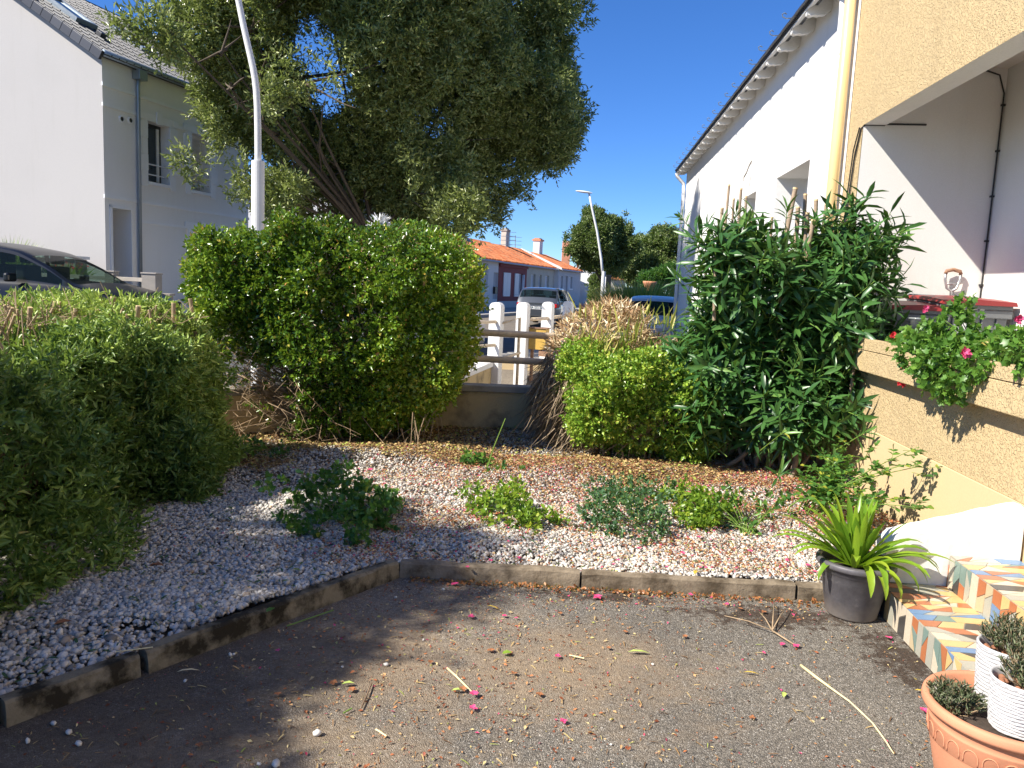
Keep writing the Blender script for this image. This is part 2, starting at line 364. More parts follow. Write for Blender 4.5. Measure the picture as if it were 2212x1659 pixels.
def sample(f, lo, hi, n, depth, falloff=.5, keep=None):
    out = []; tot = 0; lo = np.array(lo); hi = np.array(hi)
    for _ in range(400):
        p = lo + rng.random((40000,3))*(hi-lo); d = f(p); m = (d < 0) & (d > -depth)
        pr = np.exp(d/(depth*falloff)); m &= rng.random(len(p)) < pr
        p = p[m]
        if keep is not None: p = p[rng.random(len(p)) < keep(p)]
        out.append(p); tot += len(p)
        if tot >= n: break
    return np.concatenate(out)[:n]
def foliage(name, f, lo, hi, ncl, per, L, Wd, depth, mat, parent, kind='diamond', tw=.09, up=.35, out=.9, rnds=.55, spread=.9, keep=None, falloff=.5, drop=0, rndf=None):
    C = sample(f, lo, hi, ncl, depth, falloff, keep); n = len(C); g = grad(f, C)
    A = nrm(g*out + rng.normal(size=(n,3))*rnds + np.array([0,0,up]))
    X = nrm(np.cross(A, rng.normal(size=(n,3)))); Y = np.cross(A, X)
    i = np.tile(np.arange(per), n); A2 = np.repeat(A, per, 0); X2 = np.repeat(X, per, 0); Y2 = np.repeat(Y, per, 0)
    ph = i*2.4 + np.repeat(rng.random(n)*6.28, per) + rng.normal(size=n*per)*.3
    rad = X2*np.cos(ph)[:,None] + Y2*np.sin(ph)[:,None]; t = (i/per)[:,None]
    P = np.repeat(C, per, 0) + A2*tw*(t-.3) + rng.normal(size=(n*per,3))*tw*.08
    D = nrm(rad*spread*(1.15-t*.7) + A2*(.35+t*.6) + rng.normal(size=(n*per,3))*.18 + np.array([0,0,-drop]))
    cr = rng.random(n)
    rn = np.clip(np.repeat(cr, per)*.45 + rng.random(n*per)*.55, 0, 1)
    if rndf is not None: rn = rndf(P, rn)
    Ls = L*rng.uniform(.65,1.2,n*per); Ws = Wd*rng.uniform(.75,1.2,n*per)
    o = leaves_obj(name, P, D, A2 + rng.normal(size=(n*per,3))*.5, Ls, Ws, rn, mat, parent, kind)
    return C, A
def twigs(name, segs, mat, parent, n=4):
    mb = MB()
    for pts, ra in segs: mb.tube(pts, ra, n, False)
    return mb.build(name, mat, parent, smooth=True)
def bez(a, b, c, d, n=6):
    a,b,c,d = map(Vector, (a,b,c,d)); return [a*(1-t)**3+b*3*t*(1-t)**2+c*3*t*t*(1-t)+d*t**3 for t in [i/n for i in range(n+1)]]
def rv(s=1.0): return Vector((random.uniform(-s,s), random.uniform(-s,s), random.uniform(-s,s)))

leafmat('hedge_leaf', [(0,(.03,.075,.010)),(.3,(.08,.17,.016)),(.55,(.17,.29,.025)),(.8,(.32,.42,.04)),(.92,(.50,.50,.06)),(.98,(.60,.50,.10)),(1,(.5,.22,.06))], .25, .2, (.4,.55,.04))
leafmat('long_hedge_leaf', [(0,(.06,.12,.028)),(.35,(.15,.25,.055)),(.7,(.30,.42,.09)),(.96,(.50,.60,.14)),(1,(.46,.38,.12))], .40, .25, (.35,.5,.06))
leafmat('tree_leaf', [(0,(.08,.11,.03)),(.4,(.18,.22,.06)),(.8,(.34,.38,.12)),(1,(.58,.60,.26))], .30, .3, (.3,.4,.08))
leafmat('dark_tree_leaf', [(0,(.05,.08,.02)),(.5,(.13,.18,.05)),(1,(.28,.32,.10))], .45, .25)
leafmat('bright_leaf', [(0,(.10,.22,.02)),(.45,(.20,.36,.035)),(.8,(.36,.48,.06)),(1,(.55,.55,.09))], .32, .25)
leafmat('oleander_leaf', [(0,(.025,.07,.02)),(.5,(.045,.125,.03)),(.9,(.09,.20,.045)),(.985,(.2,.34,.08)),(1,(.6,.45,.05))], .34, .15, spec=.4)
leafmat('rose_leaf', [(0,(.035,.10,.025)),(.5,(.07,.18,.035)),(.9,(.14,.28,.04)),(1,(.45,.42,.05))], .32, .3)
leafmat('rose_leaf_blue', [(0,(.04,.10,.045)),(.6,(.07,.16,.065)),(1,(.16,.26,.07))], .4, .3)
leafmat('rose_leaf_lime', [(0,(.10,.20,.02)),(.5,(.20,.33,.03)),(1,(.42,.46,.04))], .38, .35)
leafmat('ivy_leaf', [(0,(.05,.14,.02)),(.6,(.11,.24,.035)),(.95,(.20,.34,.05)),(1,(.5,.35,.08))], .4, .3)
leafmat('strap_leaf', [(0,(.12,.24,.02)),(.6,(.22,.38,.03)),(1,(.38,.50,.04))], .34, .35, (.4,.6,.03))
leafmat('dry_leaf', [(0,(.16,.08,.04)),(.3,(.42,.26,.13)),(.6,(.64,.47,.25)),(.85,(.80,.68,.42)),(.93,(.84,.76,.55)),(1,(.35,.42,.08))], .6, .15, (.6,.4,.2))
leafmat('dry_dark_leaf', [(0,(.13,.09,.055)),(.6,(.28,.2,.12)),(1,(.42,.32,.2))], .7, .1, (.5,.35,.2))
leafmat('reed_leaf', [(0,(.14,.20,.03)),(.5,(.38,.38,.07)),(1,(.66,.56,.18))], .5, .3)
leafmat('lavender_leaf', [(0,(.10,.09,.06)),(.3,(.09,.12,.055)),(.7,(.17,.20,.10)),(.94,(.27,.26,.17)),(1,(.45,.42,.36))], .6, .15)
leafmat('litter', [(0,(.10,.03,.012)),(.25,(.28,.075,.025)),(.5,(.48,.17,.06)),(.66,(.58,.36,.16)),(.76,(.66,.54,.28)),(.84,(.62,.48,.20)),(.90,(.28,.34,.06)),(.94,(.50,.04,.10)),(1,(.72,.07,.22))], .8, .1, (.6,.4,.2))
leafmat('litter_pale', [(0,(.07,.035,.015)),(.35,(.26,.14,.055)),(.65,(.46,.30,.12)),(.88,(.62,.48,.20)),(.93,(.35,.42,.08)),(1,(.30,.34,.06))], .8, .1, (.6,.4,.2))

# ------------------------------------------------------------------ ground
def gh(x, y):
    s = lambda t: max(0, min(1, t))**2*(3-2*max(0, min(1, t)))
    z = .30*s((-2.5-x)/4.0)*s((y-8.3)/1.5)*(1-s((y-22)/14))
    if y > 8.3 and -2.5 < x < 3.2 and y < 14.6: z -= .32*s((x+2.5)/.6)*s((3.2-x)/.6)*s((y-8.3)/.5)*s((14.6-y)/.6)
    return z
def sheet(name, xs, ys, dz, mat, label=None, inside=None):
    V = [(x, y, gh(x,y)+dz) for y in ys for x in xs]; nx = len(xs); F = []
    for j in range(len(ys)-1):
        for i in range(nx-1):
            if inside and not inside((xs[i]+xs[i+1])/2, (ys[j]+ys[j+1])/2): continue
            F.append((j*nx+i, j*nx+i+1, (j+1)*nx+i+1, (j+1)*nx+i))
    o = link(name, fast_mesh(name, V, F), mat); return tag(o, kind='structure')
fine = [round(-12+.4*i, 3) for i in range(0, 71)]
xs = [-600,-200,-80,-40,-25,-16] + fine + [20,30,50,90,200,600]; ys = [-60,-10,0] + [round(1+.4*i, 3) for i in range(0, 96)] + [45,55,70,100,160,300,900]
sheet('ground', xs, ys, -.03, M('ground_earth'))
sheet('road', [-40,-25,-16]+fine+[20,30,40], [round(8.6+.4*i,3) for i in range(0,80)]+[45,55,70,100,160], -.012, M('road_asphalt'),
      inside=lambda x, y: (x < -2.6 and y > 8.6 and y < 15.2) or (y > 15 and x > -1.5+(y-22)*.33 and x < 9.5+(y-22)*.33))
def slab(name, poly, z0, z1, mat, kind='structure'):
    mb = MB(); mb.prism([(x,y,z0) for x,y in poly], (0,0,z1-z0)); o = mb.build(name, mat); return tag(o, kind=kind)
fr0 = Fr((0,0,0), 18.5)
slab('pavement', [(-6.2,34),(-3.1,33),(6.5,62),(9.5,71),(5.6,72.3),(-3.6,46.3)], -.05, .12, M('pavement_pale'))
slab('pavement', [(-1.2,15.2),(1.6,15.0),(3.0,19.5),(.6,20.3)], -.05, .03, M('pavement_pale'))
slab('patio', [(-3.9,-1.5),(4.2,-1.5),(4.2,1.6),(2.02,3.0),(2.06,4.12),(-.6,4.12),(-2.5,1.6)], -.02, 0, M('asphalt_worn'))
o = slab('garden_bed', [(-6,1.2),(-2.62,1.25),(-.64,4.1),(2.6,4.02),(2.95,8.35),(-.9,8.2),(-3,6.95),(-6,5.3)], -.03, .028, M('bed_soil'))

# kerb stones
KA, KB = Vector((-.56,4.0,0)), Vector((1.80,3.935,0)); KL = Vector((-2.42,1.50,0))
def kerbstone(name, a, b, h, w, label, mat, lean=0):
    d = (b-a).normalized(); n = Vector((-d.y, d.x, 0));
    if n.y < 0: n = -n
    mb = MB(); k = max(3, int((b-a).length/.10)); rs = []
    for i in range(k+1):
        p = a + (b-a)*i/k; j = lambda s: random.uniform(-s, s); z = h + j(.004)
        rs.append([p+n*j(.003)+Vector((0,0,-.03)), p+n*(.006+j(.003))+Vector((0,0,z*.55)), p+n*(.010+j(.004))+Vector((0,0,z-.01)), p+n*(.020+j(.004))+Vector((0,0,z)), p+n*(w-.012+j(.004))+Vector((0,0,z+.002+j(.003))), p+n*(w+j(.003))+Vector((0,0,z-.012)), p+n*w+Vector((0,0,-.03))])
    V = [v for r in rs for v in r]; m = 7; F = []
    for i in range(k):
        for q in range(m-1): F.append((i*m+q, i*m+q+1, (i+1)*m+q+1, (i+1)*m+q))
    F += [tuple(range(m)), tuple(range(k*m, k*m+m))]
    mb.add(V, F); o = mb.build(name, M(mat), fixn=True); tag(o, label, 'kerb stone', 'concrete kerb stones edging the gravel bed'); return o
dB = KB-KA
kerbstone('kerb_stone', KA, KA+dB*.412, .088, .07, 'brown concrete kerb stone from the inner kerb corner to the first crack', 'kerb_concrete')
kerbstone('kerb_stone', KA+dB*.417, KA+dB*.90, .085, .07, 'long concrete kerb stone between the two cracks, behind the asphalt', 'kerb_concrete')
kerbstone('kerb_stone', KA+dB*.907, KB+dB*.06, .083, .07, 'short concrete kerb stone running behind the grey flower pot', 'kerb_concrete')
dL = (KL-KA); q1 = G(335,1475); q2 = G(20,1595)
t1 = (q1-KA).dot(dL)/dL.length_squared; t2 = (q2-KA).dot(dL)/dL.length_squared
off = Vector((-.01,.02,0))
kerbstone('kerb_stone', KA+dL*(t1-.006)+off*0, KA+off*0, .092, .075, 'mossy dark kerb stone from the inner corner down to the open joint', 'kerb_mossy')
kerbstone('kerb_stone', KA+dL*(t2-.006), KA+dL*(t1+.004), .092, .075, 'blackened mossy kerb stone between the two joints at the lower left', 'kerb_mossy')
kerbstone('kerb_stone', KA+dL*1.0, KA+dL*(t2+.004), .092, .075, 'kerb stone cut off by the lower left corner of the view', 'kerb_mossy')

# gravel: tens of thousands of pebbles as one stuff object
def inpoly(P, poly):
    x, y = P[:,0], P[:,1]; r = np.zeros(len(P), bool); n = len(poly)
    for i in range(n):
        (x1,y1),(x2,y2) = poly[i], poly[(i+1)%n]
        c = ((y1 > y) != (y2 > y)) & (x < (x2-x1)*(y-y1)/(y2-y1+1e-12)+x1); r ^= c
    return r
BED = [(-3.9,1.3),(-2.58,1.42),(-.66,4.075),(1.8,4.015),(2.66,4.2),(2.85,6.9),(2.8,8.0),(-.85,8.05),(-2.85,6.95),(-3.9,6.3)]
ico_v = []; t = (1+5**.5)/2
for a, b in ((1,t),(-1,t),(1,-t),(-1,-t)): ico_v += [(0,a,b),(a,b,0),(b,0,a)]
ico_v = nrm(np.array(ico_v))
def hull(v):
    f = []
    n = len(v); el = min(np.linalg.norm(v[0]-v[j]) for j in range(1,n))*1.05
    for i in range(n):
        for j in range(i+1,n):
            for k in range(j+1,n):
                if max(np.linalg.norm(v[i]-v[j]),np.linalg.norm(v[j]-v[k]),np.linalg.norm(v[i]-v[k])) < el:
                    a,b,c = v[i],v[j],v[k]; f.append((i,j,k) if np.dot(np.cross(b-a,c-a),a)>0 else (i,k,j))
    return np.array(f)
ico_f = hull(ico_v)
def pebbles(name, P, S, mat, rnd):
    n = len(P); q = nrm(rng.normal(size=(n,3))*np.array([.35,.35,1])); x = nrm(np.cross(q, rng.normal(size=(n,3)))); y = np.cross(q, x)
    v = ico_v[None]*(1+rng.normal(size=(n,12,1))*.09)
    V = P[:,None] + x[:,None]*v[:,:,0:1]*S[:,None,0:1] + y[:,None]*v[:,:,1:2]*S[:,None,1:2] + q[:,None]*v[:,:,2:3]*S[:,None,2:3]
    F = (np.arange(n)[:,None,None]*12+ico_f[None]).reshape(-1,3)
    return link(name, fast_mesh(name, V.reshape(-1,3), F, np.repeat(rnd, 20), True), mat)
attrmat('pebble', [(0,(.20,.185,.165)),(.12,(.38,.355,.32)),(.3,(.54,.505,.45)),(.6,(.69,.645,.575)),(.86,(.82,.765,.68)),(.93,(.68,.56,.43)),(1,(.45,.34,.24))], .5, 'LINEAR', .15, 60, .4)
def bedpts(n, ylo, yhi, xlo=-3.9, xhi=2.9):
    p = np.stack([rng.uniform(xlo,xhi,n), rng.uniform(ylo,yhi,n), np.zeros(n)], 1); return p[inpoly(p, BED)]
Ps = np.concatenate([bedpts(32000,1.3,3.6,-3.2,.2), bedpts(95000,3.2,5.4), bedpts(48000,5.4,8.1)])
hidden = (Ps[:,0] < -2.9) & (Ps[:,1] < 6); Ps = Ps[~hidden]
n = len(Ps); und = fnoise(3, 5, .012)(Ps)
Ps[:,2] = .052 + und*.9 + rng.uniform(0,.020,n)
near = np.clip((5.2-Ps[:,1])/2.5, 0, 1)
sz = rng.lognormal(0,.28,n)*(.0080+.0028*near)
pebbles('gravel', Ps, np.stack([sz*1.35, sz, sz*.72], 1), M('pebble'), rng.random(n)).update() if False else tag(pebbles('gravel', Ps, np.stack([sz*1.35, sz, sz*.72], 1), M('pebble'), rng.random(n)), kind='stuff', label='white and grey rounded pebbles covering the garden bed', cat='gravel')

# leaf litter: stuff on bed and asphalt
UN = fnoise(3, 5, .012)
def litter(name, P, z, L, mat, label, kind='chip', flat=.35, w=.6):
    n = len(P); P = P.copy(); P[:,2] += z + (UN(P)*.9 if z > .05 else 0)
    a = rng.random(n)*6.28; D = np.stack([np.cos(a), np.sin(a), rng.normal(size=n)*flat], 1); N = np.stack([rng.normal(size=n)*flat, rng.normal(size=n)*flat, np.ones(n)], 1)
    o = leaves_obj(name, P, D, N, L, L*w, rng.random(n), mat, None, kind); return tag(o, label, 'litter', kind='stuff')
LN = fnoise(21, 3.5, 1.0, 4)
P = bedpts(220000, 3.9, 6.9); dens = np.clip(.16+.5*np.clip(LN(P)+.1,0,1)+.35*np.clip((P[:,1]-5.3),0,1)+ .25*(P[:,0]>.3)*(LN(P*1.7)>0.1), 0, 1)*np.clip((P[:,0]+1.3)/.9, .06, 1); P = P[rng.random(len(P)) < dens*.8]
litter('dry_flower_litter', P, .086, rng.uniform(.009,.024,len(P)), M('litter'), 'rusty dried flower bits and petals strewn over the white gravel')
P = bedpts(80000, 5.7, 8.05); edge = 6.1+.35*LN(P*.8)+.35*(P[:,0]>1.2); m = (P[:,1] > edge) & (rng.random(len(P)) < np.clip((P[:,1]-edge)*1.2+.12,0,.8)*np.clip(1-.8*np.exp(-((P[:,0]-.3)/.5)**2),0,1)); P = P[m]
litter('leaf_litter', P, .092, rng.uniform(.015,.04,len(P)), M('litter_pale'), 'yellow brown leaf litter lying under the hedge and shrubs at the back')
P = bedpts(2600, 1.6, 5); litter('green_clippings', P, .088, rng.uniform(.02,.045,len(P)), leafmat('clip_leaf', [(0,(.03,.07,.03)),(.7,(.08,.15,.05)),(1,(.3,.35,.08))]), 'green hedge clippings dropped on the pebbles by the left hedge', 'lance', .2, .35)
n = 20000; P = np.stack([rng.uniform(-2.2,2.3,n), rng.uniform(1.9,3.95,n), np.zeros(n)], 1)
m = (P[:,0] > -.56-(4.0-P[:,1])*.744+.03) & (P[:,0] < 1.95) ; dn = np.clip(.18+.5*np.exp(-((P[:,0]+.3)/.9)**2)+ .7*(P[:,1]>3.75), 0, 1); P = P[m & (rng.random(n) < dn*.8)]
litter('fallen_bits', P, .005, rng.uniform(.006,.019,len(P))*(rng.random(len(P))**1.2+.45), M('litter'), 'small dried petals and leaf crumbs scattered over the worn asphalt', w=.5)
n = 1300; P = np.stack([rng.uniform(-2.0,1.9,n), rng.uniform(1.9,3.9,n), np.zeros(n)], 1); m = (P[:,0] > -.56-(4.0-P[:,1])*.744+.05); P = P[m & (rng.random(n) < np.clip(1.0-P[:,0]*.45,.12,1))]
litter('cut_straws', P, .007, rng.uniform(.012,.045,len(P)), M('litter_pale'), 'short straw coloured stem pieces scattered over the worn asphalt', 'blade', .08, .11)
a = rng.random(600)*.40*5; x = rng.uniform(-.5,1.75,700); P = np.stack([x, 3.985-(x+.56)*.0275-rng.exponential(.018,700), np.zeros(700)], 1)
litter('kerb_litter', P, .01, rng.uniform(.01,.026,700), leafmat('rust_litter', [(0,(.14,.04,.015)),(.5,(.40,.14,.05)),(1,(.6,.28,.11))]), 'rust coloured dried petals swept against the foot of the back kerb', w=.7, flat=.6)
# ------------------------------------------------------------------ terrace wall, stairs, our house (right side frame)
FR = Fr((0,0,0), 5.0)
def UV(fr, v, px, py):     # the point of plane v=const of a frame seen at that pixel, as (u, z)
    d = ray(px, py); o = Vector((0,0,CAMH)); t = ((fr.o+fr.n*v-o).dot(fr.n))/d.dot(fr.n); p = o+d*t; return (p-fr.o).dot(fr.e), p.z
tw = empty('terrace_wall', FR(5.7,2.4,0), 'long cream terrace wall with overhanging rough band, right of the oleander', 'wall')
mb = MB(); mb.fbox(FR, 3.55,7.53, 2.325,2.52, .60,1.06); mb.build('rough_wall', M('cream_rough'), tw)
mb = MB(); mb.fbox(FR, 3.55,7.53, 2.317,2.52, -.1,.597); mb.build('smooth_plinth', M('cream_smooth'), tw, bevel=.004)
mb = MB(); mb.fbox(FR, 3.55,7.53, 2.217,2.54, 1.055,1.218); mb.build('overhanging_band', M('cream_rough'), tw, bevel=.006)
mb = MB(); mb.fbox(FR, 3.55,7.53, 2.215,2.27, 1.224,1.312); mb.fbox(FR, 3.55,7.53, 2.50,2.545, 1.224,1.312); mb.fbox(FR, 3.55,7.53, 2.23,2.52, 1.2185,1.2235); mb.build('planter_rim', M('cream_rough'), tw, bevel=.006)
mb = MB(); mb.fbox(FR, 3.56,7.52, 2.273,2.497, 1.226,1.28); mb.build('planting_soil', M('soil'), tw)
mb = MB(); mb.fbox(FR, 0.2,7.53, 2.55,3.64, .3,.6); tag(mb.build('terrace_floor', M('terrace_floor')), kind='structure')

# mosaic steps
st = empty('mosaic_steps', FR(3.2,1.9,0), 'garden steps covered in broken coloured tiles, in the lower right corner', 'steps')
def mosaic(mb, P, a0, a1, b0, b1, strip, lift):
    """P(a,b,h) -> world. strips run along a, stacked in b, cut by slanted joints"""
    b = b0; g = .0022
    while b < b1-.004:
        w = min(strip*random.uniform(.75,1.25), b1-b)
        if b1-b-w < .012: w = b1-b
        a = a0; sl0 = 0
        while a < a1-.004:
            L = random.uniform(.07,.17); 
            if a1-a-L < .03: L = a1-a
            sl1 = 0 if abs(a+L-a1) < 1e-6 else random.uniform(-.75,.75)*min(w,.05)
            q = [(a+g-sl0, b+g), (a+L-g-sl1, b+g), (a+L-g+sl1, b+w-g), (a+g+sl0, b+w-g)]
            q = [(min(max(x,a0+g),a1-g), y) for x, y in q]
            t = [P(x,y,lift) for x,y in q]; u = [P(x,y,0) for x,y in q]; r = random.random()
            if random.random() < .22:   # split across
                mb.add([t[0],t[1],t[2]]+[u[0],u[1],u[2]], [(0,1,2),(0,3,4,1),(1,4,5,2)], random.random()); t2 = [P(x,y,lift) for x,y in [(q[0][0],q[0][1]+g*1.6),(q[2][0]-g,q[2][1]),q[3]]]
                mb.add(t2, [(0,1,2)], r)
            else: mb.add(t+u, [(0,1,2,3),(0,4,5,1),(1,5,6,2),(2,6,7,3),(3,7,4,0)], r)
            a += L; sl0 = sl1
        b += w
def step(u0, u1, v0, v1, z0, z1, name='step'):
    mb = MB(); mb.fbox(FR, u0,u1, v0,v1, z0,z1); s = mb.build(name, M('grout'), st)
    mt = MB(); mosaic(mt, lambda a,b,h: FR(b, v0-.001+a, z1+h), 0, v1-v0, u0, u1, .066, .003)
    mosaic(mt, lambda a,b,h: FR(b, v0-h, z0+a), 0, z1-z0, u0, u1, .062, .003)
    mt.build('mosaic_tiling', M('mosaic_tile'), s)
step(1.7, 4.025, 1.62, 1.955, 0, .155); step(1.7, 4.025, 1.955, 2.30, 0, .32); step(1.7,3.55,2.30,2.64,0,.49); step(1.7,3.55,2.64,3.2,0,.6)
sw = MB(); k = 16; rowv = []
for i in range(k+1):
    v = 1.64+(2.30-1.64)*i/k; z = .395+.31*(v-1.64)+random.uniform(-.004,.004)
    if i == 0: z -= .03
    rowv.append([FR(4.03,v,-.05), FR(4.027+random.uniform(-.003,.003),v,z*.6), FR(4.032,v,z-.02), FR(4.045,v,z-.004), FR(4.09,v,z+.004), FR(4.155,v,z), FR(4.17,v,z-.02), FR(4.17,v,-.05)])
V = [x for r_ in rowv for x in r_]; F = [(i*8+q,i*8+q+1,(i+1)*8+q+1,(i+1)*8+q) for i in range(k) for q in range(7)] + [tuple(range(8)), tuple(range(k*8,k*8+8))]
sw.add(V, F); o = sw.build('stair_wall', M('stair_white'), fixn=True); tag(o, 'low white painted stair wall sloping up beside the mosaic steps', 'wall')

hs = empty('cream_house', FR(7.5,2.45,0), 'cream rendered house with a white porch recess at the upper right', 'house')
mb = MB(); wall(mb, FR, 'u', 2.452, -3, 7.545, 3.2, 6.4, [], .1); mb.quad(FR(7.545,2.452,0),FR(7.93,2.452,0),FR(7.93,2.452,6.4),FR(7.545,2.452,6.4)); mb.quad(FR(7.93,2.452,0),FR(7.93,8,0),FR(7.93,8,6.4),FR(7.93,2.452,6.4)); mb.quad(FR(-3,2.452,0),FR(-3,8,0),FR(-3,8,6.4),FR(-3,2.452,6.4))
mb.quad(FR(-3,8,0),FR(7.93,8,0),FR(7.93,8,6.4),FR(-3,8,6.4)); mb.build('facade', M('cream_rough'), hs)
mb = MB(); wall(mb, FR, 'u', 3.652, -3, 7.54, .3, 3.75, [], .1); mb.quad(FR(7.54,2.455,.3),FR(7.54,3.652,.3),FR(7.54,3.652,3.75),FR(7.54,2.455,3.75)); mb.quad(FR(-3,2.64,3.72),FR(7.54,2.64,3.72),FR(7.54,3.652,3.72),FR(-3,3.652,3.72)); mb.build('porch_recess', M('recess_render'), hs)
mb = MB(); mb.quad(FR(-3,2.454,3.2),FR(7.545,2.454,3.2),FR(7.545,2.645,3.2),FR(-3,2.645,3.2)); mb.quad(FR(-3,2.645,3.2),FR(7.545,2.645,3.2),FR(7.545,2.645,3.75),FR(-3,2.645,3.75)); mb.build('porch_beam', M('white_render'), hs)
mb = MB(); c = [FR(-3.2,2.2,6.4),FR(8.0,2.2,6.4),FR(8.0,5.2,7.7),FR(-3.2,5.2,7.7),FR(8.0,8.2,6.4),FR(-3.2,8.2,6.4)]; mb.prism([c[0],c[1],c[2],c[3]], (0,0,.1)); mb.prism([c[3],c[2],c[4],c[5]], (0,0,.1)); mb.build('roof', M('slate'), hs)
mb = MB(); mb.tube([FR(8.02,2.375,-.1),FR(8.02,2.375,6.3)], .052, 20)
for z in (2.47, 4.9): mb.lathe(FR(8.02,2.375,z), [(.052,-.04),(.06,-.035),(.06,.0),(.056,.004),(.056,.05),(.052,.055)], 20)
dp = mb.build('downpipe', M('cream_pvc'), hs, smooth=True); tag(dp, 'cream downpipe at the house corner')
mb = MB(); mb.tube([FR(7.53,3.0-.0,3.215)]+[FR(7.53,2.6,3.21),FR(7.53,2.47,3.205),FR(7.56,2.44,3.17),FR(7.66,2.438,2.9),FR(7.72,2.436,2.4),FR(7.74,2.436,1.4)], .008, 6)
mb.tube([FR(7.6,2.44,3.19),FR(7.70,2.437,3.0),FR(7.75,2.436,2.6),FR(7.78,2.436,1.6)], .006, 6)
for z in (3.205,): mb.tube([FR(7.53,2.455,z),FR(7.53,2.64,z)], .012, 6)
cz = [UV_ for UV_ in ()]
pts = [FR(7.53,3.18,3.705),FR(7.53,3.45,3.70),FR(7.53,3.58,3.66),FR(7.52,3.632,3.5),FR(7.52,3.636,2.9),FR(7.52,3.64,2.2),FR(7.52,3.64,.62)]; mb.tube(pts, .0075, 6)
for z in (3.4,3.0,2.6,2.2,1.8,1.5): mb.fbox(FR, 7.505,7.535, 3.62,3.65, z-.008,z+.008)
mb.build('cable', M('black_rubber'), hs)

# white neighbour house
wh = empty('white_house', FR(14,2.45,0), 'white single storey house with exposed rafter ends and a slate roof edge, behind the oleander', 'house')
mb = MB(); win1 = (9.2,10.72,1.9,3.165,.42); win2 = (11.94,12.85,1.9,3.15,.42)
wall(mb, FR, 'u', 2.45, 7.94, 20.6, 0, 4.80, [win1, win2], .42); mb.quad(FR(20.6,2.45,0),FR(20.6,9.5,0),FR(20.6,9.5,4.8),FR(20.6,2.45,4.8)); mb.add([FR(20.6,2.45,4.8),FR(20.6,9.5,4.8),FR(20.6,6,7.25)], [(0,1,2)])
mb.quad(FR(7.95,9.5,0),FR(20.6,9.5,0),FR(20.6,9.5,4.8),FR(7.95,9.5,4.8)); mb.build('wall', M('white_render'), wh)
for w in (win1, win2):
    mb = MB(); wall(mb, FR, 'u', 2.84, w[0],w[1],w[2],w[3], [(w[0]+.06,w[1]-.06,w[2]+.06,w[3]-.06)], .05); f = mb.build('window', M('white_paint'), wh)
    mb = MB(); mb.quad(FR(w[0],2.87,w[2]),FR(w[1],2.87,w[2]),FR(w[1],2.87,w[3]),FR(w[0],2.87,w[3])); mb.build('pane', M('window_glass'), f)
mb = MB(); sl = .62; V2 = lambda u, v, z=0: FR(u, v, 4.66+(v-2.2)*sl+z)
mb.prism([V2(7.96,2.17,.03),V2(20.72,2.17,.03),V2(20.72,6,.03),V2(7.96,6,.03)], (0,0,.05)); mb.prism([V2(7.96,6,.03),V2(20.72,6,.03),FR(20.72,9.8,4.66),FR(7.96,9.8,4.66)], (0,0,.05))
for i in range(42): mb.fbox(FR, 8.0+i*.3, 8.29+i*.3, 2.14, 2.30, 4.70+(i%2)*.004, 4.712+(i%2)*.004+.01)
rf = mb.build('roof', M('slate'), wh)
for i in range(21):
    mb = MB(); u = 8.2+i*.6; mb.tube([FR(u,2.2,4.745),FR(u,2.10,4.735),FR(u,2.06,4.75),FR(u,2.05,4.78),FR(u,2.075,4.795),FR(u,2.10,4.78)], .007, 5); mb.build('slate_hook', M('zinc'), rf)
mb = MB(); mb.prism([V2(7.96,2.185,0),V2(20.7,2.185,0),V2(20.7,2.6,0),V2(7.96,2.6,0)], (0,0,.022)); mb.build('soffit', M('white_render'), wh)
for i in range(21):
    u = 8.27+i*.612; mb = MB(); pf = [(2.46,-.0),(2.46,-.155),(2.38,-.16),(2.34,-.135),(2.315,-.13),(2.28,-.10),(2.235,-.085),(2.20,-.05),(2.195,-.0)]
    mb.prism([FR(u,v,4.66+(v-2.2)*sl+z-.002) for v,z in pf], FR.e*.075); mb.build('rafter', M('white_render'), wh, fixn=True)
mb = MB(); mb.tube([FR(8.2,2.30,4.86),FR(8.2,2.29,4.72),FR(8.2,2.37,4.55),FR(8.2,2.38,4.4),FR(8.2,2.385,0)], .05, 18)
for z in (4.05,): mb.lathe(FR(8.2,2.382,z), [(.05,-.06),(.058,-.05),(.058,-.01),(.053,0),(.058,.01),(.058,.03),(.05,.04)], 18)
tag(mb.build('downpipe', M('white_pvc'), wh, smooth=True), 'white downpipe beside the cream one')
mb = MB(); mb.lathe(FR(8.2,2.30,4.80), [(.05,-.1),(.09,-.03),(.125,.08),(.125,.14)], 18); mb.build('rain_hopper', M('white_pvc'), wh, smooth=True)
mb = MB(); mb.tube([FR(20.5,2.18,4.64),FR(20.5,2.2,4.56),FR(20.5,2.37,4.38),FR(20.5,2.385,4.2),FR(20.5,2.385,0)], .045, 12); mb.lathe(FR(20.5,2.385,3.5), [(.045,-.03),(.055,-.02),(.055,.03),(.045,.04)], 12)
tag(mb.build('downpipe', M('white_pvc'), wh, smooth=True), 'white downpipe at the far end of the roof')
c0 = UV(FR,2.445,1705,395); mb = MB()
def cr(pts, w=.006):
    P = []
    for px, py in pts: u, z = UV(FR, 2.445, px, py); P.append(FR(u, 2.446, z))
    mb.tube(P, w, 4)
cr([(1624,347),(1618,358),(1613,372),(1607,382),(1606,392)], .012); cr([(1623,349),(1622,380),(1617,410)], .005)
mb.build('wall_crack', M('old_concrete'), wh)

